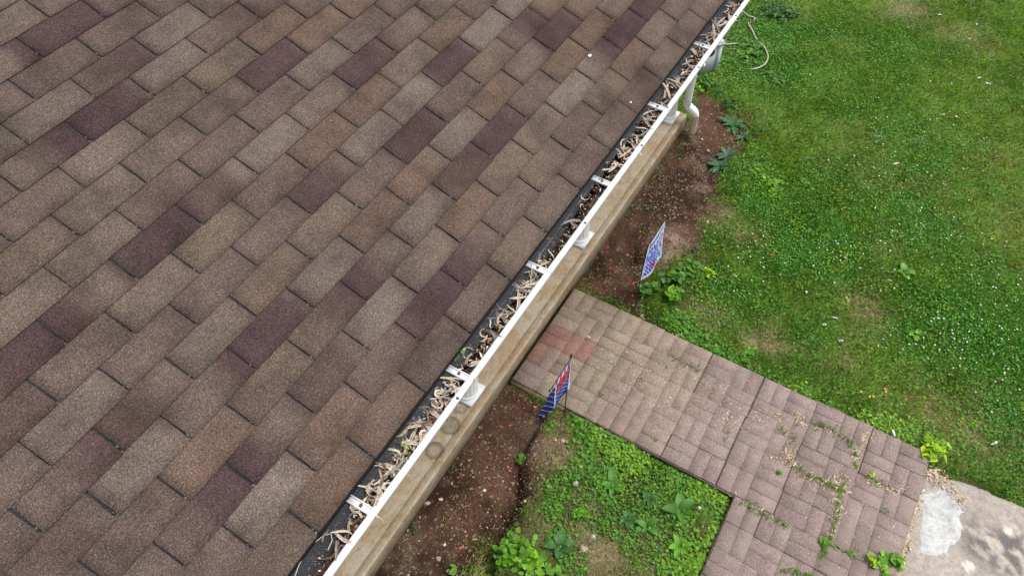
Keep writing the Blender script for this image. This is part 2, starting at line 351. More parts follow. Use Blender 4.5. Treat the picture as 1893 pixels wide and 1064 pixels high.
for ix, jy in units:
    # 2x2-block unit; straight part is 5 blocks wide, the branch runs on to the left
    flip = (ix+jy*3+(ix*jy) % 2) % 2
    dz = random.uniform(-.001, .004); tilt = (random.uniform(-.006, .006), random.uniform(-.006, .006)); utone = random.uniform(.94, 1.06)
    if jy < 2: dz *= .3; tilt = (tilt[0]*.3, tilt[1]*.3)
    ox = random.uniform(-.006, .006)*(jy > 1); oy = random.uniform(-.005, .005)*(jy > 1)
    for bx in range(2):
        for by in range(2):
            bi = ix*2+bx; bj = jy*2+by
            ytop = YN-bj*B-oy-.012*(jy > 3)
            if bi >= 5: ytop = -1.205-(bj-9)*B-oy
            yb = ytop-B
            xr = xr_at(ytop)-bi*B+ox; xl = xr-B
            if bi >= 5 and bj < 9: continue
            if yb < -2.42: continue
            if bi > 13: continue
            typ = (bx+by+flip) % 2
            if ytop > -.0 : typ = [0, 1, 1, 0, 1][bi] if bj % 2 == 0 else [1, 0, 0, 1, 0][bi]
            tt = sstep(.2, -1.1, (ytop-.05*bi)); tt = float(tt)
            base = lerp(np.array([.242, .190, .146]), np.array([.240, .184, .168]), tt)
            for h in range(2):
                if typ == 0:  r_ = (xl, yb+h*B/2, xr, yb+(h+1)*B/2)      # long side along the porch
                else:         r_ = (xl+h*B/2, yb, xl+(h+1)*B/2, ytop)
                col = base*utone*random.uniform(.97, 1.03)*np.array([1, random.uniform(.97, 1.03), random.uniform(.98, 1.02)])
                lab = None
                if bj == 0 and bi == 2 or (bj == 0 and bi == 3 and h == 1) or (bj == 1 and bi == 2):
                    col = np.array([.215, .120, .098])*random.uniform(.9, 1.1)
                elif bj == 0 and bi == 3: col = np.array([.24, .165, .14])
                elif bj == 0 and bi == 4: col = np.array([.19, .145, .13])
                UNITS.setdefault((ix, jy, bi >= 5), []).append(r_)
                V, F = paver_mesh(*r_, WALK_Z+dz, tilt, col)
                mb = MB(); mb.add(V, F, col)
                # clip against the far right corner, which is cut off
                cx, cyy = (r_[0]+r_[2])/2, (r_[1]+r_[3])/2
                mb.build('paver', M_PAV, walkE); npav += 1
# sand swept into the joints inside each 2x2 unit; the wider cracks between units stay dark
for (uk, us) in UNITS.items():
    x0 = min(q[0] for q in us)+.004; y0 = min(q[1] for q in us)+.004; x1 = max(q[2] for q in us)-.004; y1 = max(q[3] for q in us)-.004
    mb = MB(); zz = WALK_Z-.0048; mb.add([(x0,y0,zz),(x1,y0,zz),(x1,y1,zz),(x0,y1,zz)], [(0,1,2,3)], (.36, .29, .21)); mb.build('joint_sand', M_SOIL, walkE)
# joint filling sheet
Vj = [(x, y, WALK_Z-.010) for x, y in [(2.285,.60),(2.235,-1.20),(.42,-1.21),(.42,-2.30),(3.255,-2.30),(3.305,.60)]]
mb = MB(); mb.add(Vj, [(0,1,4,5),(1,2,3,4)], (.12, .092, .068)); 
mb.build('joint_sand', M_SOIL, walkE)
# concrete edging under the near end, seen where the soil has sunk
e0 = at(948, 708, .03); mb = MB(); mb.box((2.262, .14, -.10), (2.284, .60, .028), (.24, .17, .10)); mb.box((2.248,-.3,-.1),(2.270,.13,.022),(.13,.09,.06)); mb.build('edging', M_PAD, walkE)
# ------------------------------------------------------------------ concrete pad
SDp = poly_sd(pad, *np.meshgrid(np.arange(.0, 4.6, .025), np.arange(-4.5, -1.9, .025), indexing='ij'))
px_, py_ = np.meshgrid(np.arange(.0, 4.6, .025), np.arange(-4.5, -1.9, .025), indexing='ij')
warp = (fbm(px_*9, py_*9, 70)-.5)*.06
hz = .018-.05*sstep(.03, -.02, SDp+warp)
pc = lerp(np.array([.36, .315, .275]), np.array([.30, .265, .235]), sstep(.4, .7, fbm(px_*4, py_*4, 71))[..., None])
def blob(px, py, r, z=.02): q = at(px, py, z); return np.exp(-((px_+warp*1.5-q[0])**2+(py_+warp-q[1])**2)/(r*r))[..., None]
n3 = fbm(px_*18, py_*18, 73)[..., None]
pc = lerp(pc, np.array([.13, .12, .12]), .9*np.clip(blob(1815,1000,.13)+blob(1840,1020,.12)+blob(1880,1040,.1)+blob(1870,1000,.09), 0, 1)*sstep(.46, .54, n3))
pc = lerp(pc, np.array([.45, .39, .34]), .8*np.clip(blob(1870,985,.10)+blob(1885,1010,.12)+blob(1850,1000,.08)+blob(1800,1045,.05), 0, 1)*sstep(.55, .47, n3))
pc = lerp(pc, np.array([.66, .61, .55]), sstep(.45, .6, blob(1790,1043,.045)+blob(1866,981,.038)+.25*(n3-.5)))
keep = (SDp+warp > -.05)
idp = np.arange(px_.size).reshape(px_.shape); pf = np.stack([idp[:-1, :-1], idp[1:, :-1], idp[1:, 1:], idp[:-1, 1:]], -1)
kk = keep[:-1, :-1] & keep[1:, :-1] & keep[1:, 1:] & keep[:-1, 1:]
pads = wobj('concrete_pad', np.stack([px_, py_, hz], -1).reshape(-1, 3), pf[kk], M_PAD, cols=pc.reshape(-1, 3), smooth=True, kind='structure')
SDc = poly_sd(cem, px_+warp*1.1+(fbm(px_*34, py_*34, 78)-.5)*.03, py_+warp*1.1+(fbm(px_*34, py_*34, 79)-.5)*.03); kc = SDc > -.02; kk = kc[:-1, :-1] & kc[1:, :-1] & kc[1:, 1:] & kc[:-1, 1:]
cz = .010+.012*sstep(-.006, .05, SDc)+.006*(fbm(px_*12, py_*12, 75)-.5)
cc = lerp(np.array([.40, .405, .40]), np.array([.50, .50, .49]), sstep(.35, .65, fbm(px_*7, py_*7, 76))[..., None])
wobj('cement_patch', np.stack([px_, py_, cz], -1).reshape(-1, 3), pf[kk], M_PAD, pads, cols=cc.reshape(-1, 3), smooth=True, label='pale grey cement patch')

# ================================================================== HOUSE WITH PORCH ROOF
house = empty('house', (1.2, 2.0, 0), 'house seen from above with brown and purple asphalt shingle porch roof and white gutter', 'house')
TH = math.radians(21.42); ct, st_ = math.cos(TH), math.sin(TH); TAB, EXP = .3048, .127
def roof(x, s, h=0):      # s = metres up the slope from the eave, h = height above the deck
    return (x, s*ct - h*st_, EAVE_Z + s*st_ + h*ct)
RX0, RX1, NCOURSE = -2.4, 6.25, 34
mb = MB(); L = NCOURSE*EXP
V = [roof(RX0, .012, -.003), roof(RX1, .012, -.003), roof(RX1, L, -.003), roof(RX0, L, -.003), roof(RX0, .012, -.02), roof(RX1, .012, -.02), roof(RX1, L, -.02), roof(RX0, L, -.02)]
mb.add(V, [(0,1,2,3),(7,6,5,4),(0,4,5,1),(1,5,6,2),(2,6,7,3),(3,7,4,0)])
yb = L*ct; zb = EAVE_Z+L*st_
mb.add([(RX0,yb,zb-.004),(RX1,yb,zb-.004),(RX1,2*yb,EAVE_Z),(RX0,2*yb,EAVE_Z)], [(0,1,2,3)])
mb.build('roof_deck', M_TAR, house)
# --- colours of the tabs: strokes read off the photograph (pixel from, to, class)
CLS = {'P': (89,68,70), 'M': (104,85,80), 'D': (116,99,92), 'T': (124,109,98), 'G': (128,115,106), 'B': (120,99,86), 'O': (122,106,93)}
strokes = {(0,0): "110,245,470,40,P;650,330,775,250,P;410,725,760,480,P;240,840,420,710,P;1370,450,1620,270,P;1250,140,1370,70,M;1400,60,1560,-20,M;0,150,190,30,T;80,470,450,250,D;430,460,640,330,D;450,260,800,50,D;780,250,1080,60,G;1080,265,1250,150,D;60,720,430,490,G;760,460,1070,270,G;1080,450,1350,270,O;1360,240,1620,70,B;1640,230,1890,60,B;740,700,1070,480,O;1060,680,1360,480,D;1370,670,1640,470,D;1650,430,1890,240,G;60,960,230,840,T;380,960,740,730,T;730,940,1060,700,T;1060,920,1360,690,D;1360,900,1640,690,G;1650,650,1890,480,T;1650,870,1890,680,B",
(600,0): "345,245,430,170,M;430,170,560,80,T;120,440,340,260,P;560,240,760,80,B;350,440,560,260,T;110,650,360,460,B;120,880,370,660,G;360,640,590,450,G;600,430,790,260,P;790,240,980,80,G;820,430,990,270,O;1000,250,1080,160,D;1080,160,1165,80,P;980,60,1100,-40,G;1170,80,1290,-30,B;1200,240,1340,90,P;1390,240,1540,80,B;1230,420,1390,240,B;1350,90,1450,-10,B;1580,240,1710,90,P;1720,80,1850,-60,P;1420,420,1500,330,T;1500,330,1620,210,P;1610,420,1750,240,B;1760,240,1890,100,T;1800,400,1890,300,T;1260,620,1420,430,G;1040,610,1230,430,D;820,640,1010,440,B;620,640,810,450,D;380,840,610,640,P;620,850,830,640,G;860,830,1060,620,P;1080,810,1260,620,O;1290,800,1450,600,D;1460,600,1610,440,O;1650,590,1790,420,M;1480,790,1650,590,T;650,1060,860,850,M;870,1010,1090,800,O;1100,1020,1290,820,O;1310,990,1480,790,D;160,1050,380,850,D;400,1060,630,850,B;0,1000,110,860,M",
(400,350): "150,360,450,100,D;440,340,730,80,T;130,640,440,350,B;450,600,730,320,G;120,930,440,600,P;740,300,980,60,B;760,560,880,400,P;880,400,1020,270,T;1020,270,1250,20,G;1030,520,1270,260,T;1280,250,1440,80,B;470,860,640,700,D;640,700,770,560,P;780,830,1030,530,G;1040,790,1280,490,P;1280,480,1390,350,P;1390,350,1500,230,D;1510,220,1680,40,D;1550,420,1730,200,O;1320,730,1530,450,D;1100,1000,1300,740,D;780,1060,1040,780,D;500,1064,770,830,D;250,1050,460,860,O;0,850,130,650,T",
(0,350): "330,205,620,0,T;80,440,320,210,O;300,480,690,180,T;680,430,1040,150,P;1050,140,1250,0,M;0,720,300,490,T;260,780,480,580,P;480,580,680,440,T;0,960,260,790,P;650,740,1020,410,T;1030,400,1340,120,O;1350,120,1560,-40,D;1340,370,1630,100,D;1630,90,1800,-60,P;200,1060,640,740,D;1000,690,1330,380,D;620,1040,990,690,D;1330,650,1620,350,O;1640,340,1890,100,O;980,990,1320,650,G;1320,930,1630,610,P;1650,590,1890,330,G;1660,860,1770,740,O;1770,740,1890,640,M;1450,1064,1660,870,O",
(0,704): "40,300,220,70,M;180,400,600,60,G;0,600,170,410,D;570,320,800,110,M;800,110,1000,-60,D;100,780,420,460,D;420,460,590,330,P;530,690,950,260,G;960,250,1180,30,D;950,590,1320,180,B;0,1000,110,790,D;170,1000,520,700,M;500,1000,950,590,D;1330,160,1500,-20,D;1320,480,1480,330,P;1480,330,1660,130,T;1660,120,1890,-60,P;920,930,1050,790,D;1050,790,1310,500,P;1300,850,1650,430,G;1660,420,1890,160,B;1680,750,1890,480,B;1000,1064,1300,860,D;1480,1000,1660,770,O"}
SEG = {}      # course -> list of (x0, x1, colour)
nrm = np.array([0, -st_, ct]); P0 = np.array([0, 0, EAVE_Z+.004])
def roof_hit(px, py):
    d = Fv+Rv*((px-W/2)/FPX)-Uv*((py-H/2)/FPX); t = ((P0-CAM)@nrm)/(d@nrm); q = CAM+d*t
    return q[0], q[1]/ct
for (ox, oy), txt in strokes.items():
    for q in txt.split(';'):
        a = q.split(','); x1, y1, x2, y2 = [float(v)/2.956 for v in a[:4]]
        (xa, sa), (xb, sb) = roof_hit(ox+x1, oy+y1), roof_hit(ox+x2, oy+y2)
        c = int(((sa+sb)/2)/EXP); SEG.setdefault(c, []).append((min(xa, xb)-.02, max(xa, xb)+.02, s2l(lerp(np.array(CLS['D'], float), np.array(CLS[a[4]], float), .92))))
ALB = 0.515
def tab_colour(c, x, rv):
    base = s2l(lerp(np.array(CLS['D'], float), np.array(CLS[rv], float), .7)); w = 0; acc = np.zeros(3)
    best = None
    for a, b, col in SEG.get(c, []):
        d = max(a-x, x-b, 0); k = math.exp(-(d/.02)**2) if d < .12 else 0
        acc += k*col; w += k
    k0 = .08
    r = (acc+base*k0)/(w+k0)
    return r
def tab_mesh(c, x0, x1, fine=True, rv='D'):
    gap = random.uniform(.0018, .0050); x0 += gap; x1 -= gap
    nx, ns = (7, 3) if fine else (1, 1)
    s0, s1 = c*EXP+random.uniform(-.0018, .0018), (c+1)*EXP+.012
    h0, h1 = .0068+random.uniform(-.0006, .0012), .0012; th = .0036
    V = []; Cc = []
    sk = random.uniform(-.002, .002); br = random.uniform(.93, 1.07)
    for j in range(ns+1):
        v = j/ns
        for i in range(nx+1):
            u = i/nx; x = lerp(x0, x1, u); s = lerp(s0+sk*(u-.5)+(random.uniform(-.0009, .0009) if fine and j == 0 else 0), s1, v)
            h = lerp(h0, h1, min(1, v*1.02))+(random.uniform(-.0005, .0005) if fine else 0)
            if i in (0, nx) and fine: x += random.uniform(-.0015, .0015)
            V.append(roof(x, s, h)); col = tab_colour(c, x, rv)*ALB*br
            Cc.append(col)
    F = [(j*(nx+1)+i, j*(nx+1)+i+1, (j+1)*(nx+1)+i+1, (j+1)*(nx+1)+i) for j in range(ns) for i in range(nx)]
    # bottom rim and side rims
    n0 = len(V); rim = [i for i in range(nx+1)]
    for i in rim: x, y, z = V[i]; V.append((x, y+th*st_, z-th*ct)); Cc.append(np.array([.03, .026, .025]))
    F += [(n0+i, n0+i+1, i+1, i) for i in range(nx)]
    lft = [j*(nx+1) for j in range(ns+1)]; rgt = [j*(nx+1)+nx for j in range(ns+1)]
    for side, flip in ((lft, 0), (rgt, 1)):
        n1 = len(V)
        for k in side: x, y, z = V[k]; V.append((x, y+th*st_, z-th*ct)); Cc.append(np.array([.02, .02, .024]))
        for k in range(ns):
            q = (side[k], side[k+1], n1+k+1, n1+k); F.append(q if not flip else q[::-1])
    return V, F, Cc
stuffV = []; stuffF = []; stuffC = []; nst = 0; ntab = 0
# beyond these columns no tab is in the picture; those go into one joined part
for c in range(NCOURSE):
    off = .5*(c % 2)
    k0 = int(math.floor(RX0/TAB))-1; k1 = int(math.ceil(RX1/TAB))+1
    for k in range(k0, k1):
        x0, x1 = max((k+off)*TAB, RX0), min((k+1+off)*TAB, RX1)
        if x1-x0 < .03: continue
        mid = np.array(roof((x0+x1)/2, (c+.5)*EXP)); d = mid-CAM; z = d@Fv
        u, v = W/2+FPX*(d@Rv)/z, H/2-FPX*(d@Uv)/z
        vis = z > 0 and -110 < u < W+50 and -90 < v < H+130
        rv = random.choice('DDTDTBOMDD')
        V, F, Cc = tab_mesh(c, x0, x1, vis, rv)
        if vis:
            Vn = np.array(V)
            wobj('shingle', Vn, np.array(F), M_SH, house, cols=np.array(Cc)); ntab += 1
        else:
            stuffV += V; stuffF += [[i+nst for i in f] for f in F]; stuffC += Cc; nst += len(V)
wobj('shingle_field', np.array(stuffV), np.array(stuffF), M_SH, house, cols=np.array(stuffC), kind='stuff')
# tar and grit lying in the slots shows as a broken bluish line: small beads of sealant at the slot ends
mb = MB()
for c in range(0, 18):
    off = .5*(c % 2)
    for k in range(-4, 14):
        x = (k+off)*TAB
        if random.random() < .8:
            s = c*EXP+random.uniform(.012, .03); p = np.array(roof(x, s, .0055)); r = random.uniform(.0035, .0065)
            mb.add([p+np.array([r, 0, 0]), p+np.array([0, r*1.3*ct, r*1.3*st_]), p-np.array([r, 0, 0]), p-np.array([0, r*1.2*ct, r*1.2*st_]), p+np.array([0, -.003*st_, .003])], [(0,1,4),(1,2,4),(2,3,4),(3,0,4)], (.012, .012, .016))
mb.build('sealant_spots', M_PLA, house, kind='stuff')
# fascia, soffit, beam, back wall
mb = MB(); mb.box((RX0, .012, EAVE_Z-.20), (RX1, .034, EAVE_Z-.008), (.72, .72, .72)); mb.build('fascia', M_WH, house)
mb = MB(); mb.box((RX0, .036, EAVE_Z-.20), (RX1, 2.6, EAVE_Z-.185), (.72, .72, .70)); mb.build('soffit', M_WH, house)
mb = MB(); mb.box((RX0+.3, .70, EAVE_Z-.37), (5.74, .86, EAVE_Z-.202), (.75, .75, .74)); mb.build('porch_beam', M_WH, house)
wl = None
for k in range(18):
    mb = MB(); z0 = SLAB_Z+.004+k*.13
    mb.add([(-3.3,2.58,z0),(5.7,2.58,z0),(5.7,2.60,z0+.13),(-3.3,2.60,z0+.13)], [(0,1,2,3)], (.62, .60, .56)); mb.add([(-3.3,2.58,z0),(5.7,2.58,z0),(5.7,2.60,z0),(-3.3,2.60,z0)], [(3,2,1,0)], (.5, .5, .5))
    mb.build('siding_board', M_WH, house)
mb = MB(); mb.box((-3.3, 2.61, 0), (5.7, 6.0, EAVE_Z-.02), (.6, .58, .55)); mb.build('wall', M_WH, house)
# gutter: K-profile trough
zl = EAVE_Z-.018
prof = [(.008, zl-.006), (.008, zl-.128), (-.070, zl-.128), (-.076, zl-.100), (-.093, zl-.075), (-.104, zl-.03), (-.1110, zl-.022), (-.1110, zl), (-.0905, zl), (-.0905, zl-.010), (-.0925, zl-.010), (-.0925, zl-.0025), (-.1088, zl-.0025), (-.1088, zl-.02), (-.1005, zl-.03), (-.091, zl-.074), (-.073, zl-.099), (-.0675, zl-.1255), (.0055, zl-.1255), (.0055, zl-.006)]
mb = MB(); mb.extr(prof, RX0+.02, RX1-.02, (.80, .81, .82), caps=False)
mb.box((RX0+.018, -.1110, zl-.128), (RX0+.02, .008, zl), (.8, .8, .8)); mb.box((RX1-.02, -.1110, zl-.128), (RX1-.018, .008, zl), (.8, .8, .8))
gutter = mb.build('gutter', M_WH, house)
for k in range(-4, 10):
    xh = .153+.6*k + (.02 if k > 3 else 0); mb = MB()
    x0, x1 = xh-.014, xh+.014
    mb.add([(x0,.006,zl-.004),(x1,.006,zl-.004),(x1,-.0905,zl-.004),(x0,-.0905,zl-.004),(x0,.006,zl-.010),(x1,.006,zl-.010),(x1,-.0905,zl-.010),(x0,-.0905,zl-.010)], [(3,2,1,0),(4,5,6,7),(0,4,7,3),(1,2,6,5),(3,7,6,2),(0,1,5,4)], (.62, .64, .67))
    mb.box((x0, -.0905, zl-.004), (x0+.004, .006, zl+.0005), (.66, .68, .7)); mb.box((x1-.004, -.0905, zl-.004), (x1, .006, zl+.0005), (.66, .68, .7))
    h = mb.build('gutter_hanger', M_WH, gutter)
    mb = MB(); mb.tube([(xh, -.052, zl-.004), (xh, -.052, zl+.002)], .0065, 8, (.09, .045, .03)); mb.build('screw', M_PLA, gutter)
for xs in (.66, 1.679, 2.265, 2.976, 3.53, 4.2, -.5):
    mb = MB(); mb.tube([(xs, -.106, zl-.002), (xs, -.106, zl+.0025)], .0062, 8, (.05, .045, .045)); mb.build('screw', M_PLA, gutter)
mb = MB(); mb.box((RX0, -.001, EAVE_Z-.075), (RX1, .0035, EAVE_Z-.001), (.008, .008, .009)); mb.box((RX0, -.0045, EAVE_Z-.006), (RX1, .0035, EAVE_Z-.0005), (.012, .011, .011)); mb.build('eave_shade_strip', M_DRY, house)  # near-black strip added below the shingle edge, its colour stands in for deep shade
# plastic net that was meant to keep leaves out
mb = MB(); V = []; F = []
def net_pt(x, w):      # w 0 at shingle edge .. 1 in the trough
    y = .012-.066*w+.006*math.sin(x*3.1)*w; z = zl-.002-.030*w**1.5-.006*math.sin(x*9+w*2)*w
    return np.array([x, y, z])
netw = lambda x: .82+.18*math.sin(x*1.7+1)+.10*math.sin(x*5.3)+(.5 if -1 < x < .12 else 0)
xs_ = np.arange(-1.2, 5.6, .0062); cnt = 0; NV = []; NF = []
for i, x in enumerate(xs_):
    for sg in (1, -1):
        wmax = netw(x); a = net_pt(x, 0); b = net_pt(x+sg*.05*wmax*.55, wmax*.5); c_ = net_pt(x+sg*.05*wmax*1.1, wmax)
        for p, q in ((a, b), (b, c_)):
            t = q-p; t /= np.linalg.norm(t); s = np.cross(t, [0, 0, 1]); s /= np.linalg.norm(s); s = s*.00075
            n0 = len(NV); NV += [p-s, p+s, q+s, q-s]; NF.append((n0, n0+1, n0+2, n0+3))
wobj('gutter_guard_net', np.array(NV), np.array(NF), M_MESH, gutter)
# curled free end of the net with its pale rim
P = [at(px, py, zl-.004-.0) for px, py in [(545,1064),(552,1045),(563,1022),(580,1003),(600,988),(612,986),(614,998),(606,1016)]]
mb = MB(); mb.tube([tuple(p) for p in P], .0022, 6, (.30, .29, .28)); mb.build('net_edge_wire', M_PLA, gutter)
# debris bed inside the gutter
gxs = np.arange(-1.6, 6.2, .012); gys = np.linspace(.004, -.0905, 12); DX, DY = np.meshgrid(gxs, gys, indexing='ij')
dn = fbm(DX*14, DY*14, 90); dz = zl-.060-.03*sstep(-.07, -.01, DY)+.028*(fbm(DX*5, DY*5, 91))+.020*dn+.010*fbm(DX*60, DY*60, 92)-.012*sstep(.03, -.0, np.abs(DY+.0))
dcol = lerp(np.array([.020, .013, .010]), np.array([.13, .085, .06]), sstep(.5, .8, fbm(DX*50, DY*50, 93))[..., None])*(.06+.94*sstep(-.035, -.065, DY))[..., None]  # dark silt; towards the back eave shade is painted into its colour
idd = np.arange(DX.size).reshape(DX.shape); df = np.stack([idd[:-1, :-1], idd[:-1, 1:], idd[1:, 1:], idd[1:, :-1]], -1).reshape(-1, 4)
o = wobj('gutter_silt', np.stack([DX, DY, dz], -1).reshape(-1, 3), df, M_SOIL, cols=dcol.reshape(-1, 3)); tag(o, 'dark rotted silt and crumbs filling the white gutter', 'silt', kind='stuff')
def silt_z(x, y):
    x = np.asarray(x, float); y = np.asarray(y, float)
    return zl-.060+.028*fbm(x*5, y*5, 91)+.020*fbm(x*14, y*14, 90)+.005
# columns
def column(cx, label=None):
    c = .784; z0 = SLAB_Z+.001; mb = MB(); 
    mb.box((cx-.096, c-.096, z0), (cx+.096, c+.096, z0+.035), (.80, .80, .80))
    base = mb.build('porch_column', M_WH, house)
    n = 128
    def ring(r, z, fl=0): return [((r-fl*max(0, math.cos(16*2*math.pi*i/n))**.6*.0062)*math.cos(2*math.pi*i/n)+cx, (r-fl*max(0, math.cos(16*2*math.pi*i/n))**.6*.0062)*math.sin(2*math.pi*i/n)+c, z) for i in range(n)]
    def loft(rs): V = []; [V.extend(r) for r in rs]; return V, [(k*n+i, k*n+(i+1) % n, (k+1)*n+(i+1) % n, (k+1)*n+i) for k in range(len(rs)-1) for i in range(n)]
    mb = MB(); tor = [ring(.094, z0+.036)]+[ring(.085+.009*math.sin(t), z0+.048-.012*math.cos(t)) for t in np.linspace(.2, 2.9, 6)]+[ring(.082, z0+.068)]
    V, F = loft(tor); mb.add(V, F, (.80, .80, .80)); mb.build('column_base', M_WH, base, smooth=True)
    mb = MB(); rs = [ring(.081, z0+.064), ring(.081, z0+.085)]+[ring(lerp(.080, .070, t), lerp(z0+.090, EAVE_Z-.50, t), 1) for t in np.linspace(0, 1, 6)]
    V, F = loft(rs); mb.add(V, F, (.78, .785, .79)); mb.build('fluted_shaft', M_WH, base, smooth=False)
    mb = MB(); V, F = loft([ring(.070, EAVE_Z-.50), ring(.080, EAVE_Z-.47), ring(.082, EAVE_Z-.43)]); mb.add(V, F, (.8, .8, .8)); mb.box((cx-.095, c-.095, EAVE_Z-.43), (cx+.095, c+.095, EAVE_Z-.371), (.8, .8, .8)); mb.build('capital', M_WH, base)
for cx in (1.944, 3.722, 5.600, .15, -1.7): column(cx)
# downspout
def rect_tube(mb, P, a, b, col, rib=0):
    """rounded rectangular pipe swept along P; a = size across, b = size along the bend plane"""
    P = np.asarray(P, float); T = np.gradient(P, axis=0); T /= np.linalg.norm(T, axis=1, keepdims=True); X = BX; V = []; m = 12
    prof = []
    for k in range(m):
        t = 2*math.pi*(k+.5)/m; c, s = math.cos(t), math.sin(t); e = .45
        prof.append((math.copysign(abs(c)**e, c)*a/2, math.copysign(abs(s)**e, s)*b/2))
    for i in range(len(P)):
        n_ = np.cross(T[i], X); n_ /= np.linalg.norm(n_); g = 1+rib*(i % 2)
        for u, v in prof: V.append(P[i]+X*u*g+n_*v*g)
    F = [(i*m+k, i*m+(k+1) % m, (i+1)*m+(k+1) % m, (i+1)*m+k) for i in range(len(P)-1) for k in range(m)]
    mb.add(V, F, col)
dx, dy = 5.79, .60
dirv = np.array([math.cos(-1.15), math.sin(-1.15), 0]); BX = np.array([-dirv[1], dirv[0], 0])
base = np.array([dx, dy, 0.])
# position found from the pipe's sight line: stands at the slab's end, runs up beside the last column
top = np.array([5.80, .58, EAVE_Z-.45])
pb = at(1272, 183, .46)
vert = [(pb[0], pb[1], z) for z in np.linspace(EAVE_Z-.42, .46, 8)]
mb = MB(); rect_tube(mb, [(pb[0], -.045, zl-.12), (pb[0], -.03, zl-.16), (pb[0], pb[1]-.08, EAVE_Z-.36), (pb[0], pb[1], EAVE_Z-.42)]+vert[1:], .088, .062, (.80, .81, .80)); ds = mb.build('downspout', M_WH, house)
mb = MB(); rect_tube(mb, [(pb[0], pb[1], .475), (pb[0], pb[1], .455)], .096, .070, (.72, .73, .74)); mb.build('collar', M_WH, ds)
e1 = at(1288, 203, .34); e2 = at(1278, 228, .10); e3 = at(1276, 240, .0)
cur = [np.array([pb[0], pb[1], .465]), np.array([pb[0], pb[1], .41])]
out = e1-np.array([pb[0], pb[1], .34])
for t in np.linspace(.05, 1, 9): cur.append(np.array([pb[0], pb[1], .41])+np.array([out[0]*sstep(0, 1, t), out[1]*sstep(0, 1, t), -.13*t]))
mb = MB(); rect_tube(mb, cur, .088, .064, (.80, .81, .80), .035); mb.build('elbow', M_WH, ds)
cur2 = [cur[-1]+np.array([0, 0, -.20*t]) for t in np.linspace(0, 1, 4)]
mb = MB(); rect_tube(mb, cur2, .090, .066, (.50, .41, .29)); mb.build('outlet_pipe', M_DRY, ds, label='mud-stained bottom length of the downspout')
# ------------------------------------------------------------------ dry leaves in the gutter
def leaf_strip(L_, w, bend, twist, cup, seed, n=8):
    rs = np.random.default_rng(seed); P = []; V = []; a = 0; z = 0; x = y = 0
    for i in range(n+1):
        u = i/n; P.append((x, y, z)); a += bend*(.6+.8*math.sin(u*3+seed))/n; el = .35*math.sin(u*4+seed*2)
        x += L_/n*math.cos(a)*math.cos(el); y += L_/n*math.sin(a)*math.cos(el); z += L_/n*math.sin(el)
    P = np.array(P); P -= P.mean(0); T = np.gradient(P, axis=0); T /= np.linalg.norm(T, axis=1, keepdims=True)
    for i in range(n+1):
        u = i/n; ww = w*(.18+.82*math.sin(math.pi*min(1, max(0, u*.92+.06)))**.7)*(1+.25*rs.uniform(-1, 1)); tw = twist*(u-.5)+rs.uniform(-.2, .2)
        s = np.cross(T[i], [0, 0, 1]); s /= np.linalg.norm(s)+1e-6; up = np.cross(s, T[i])
        for k in (-1, -.4, .4, 1):
            d = s*math.cos(tw)+up*math.sin(tw); e = -s*math.sin(tw)+up*math.cos(tw)
            V.append(P[i]+d*k*ww/2+e*cup*ww*(k*k))
    F = [(i*4+k, i*4+k+1, (i+1)*4+k+1, (i+1)*4+k) for i in range(n) for k in range(3)]
    cols = []
    tone = lerp(np.array([.54, .42, .31]), np.array([.82, .72, .60]), rs.random())*rs.uniform(.7, 1.1); tone = np.array([.34, .31, .29]) if seed % 5 == 0 else tone; tone = np.array([.17, .10, .06]) if seed % 7 == 0 else tone
    for i in range(n+1):
        for k in range(4): cols.append(tone*(.6 if k in (1, 2) else 1.08)*rs.uniform(.8, 1.1))
    return np.array(V), np.array(F), np.array(cols)
LEAVES = []
for k in range(24):
    big = k % 4 == 0
    V, F, c = leaf_strip(rng.uniform(.05, .10), rng.uniform(.0045, .009)*(1.6 if big else 1), rng.uniform(-4.2, 4.2), rng.uniform(-2, 2), rng.uniform(-.5, .6), k)
    LEAVES.append(mesh_np('dry_leaf', V, F, c, M_DRY, True))
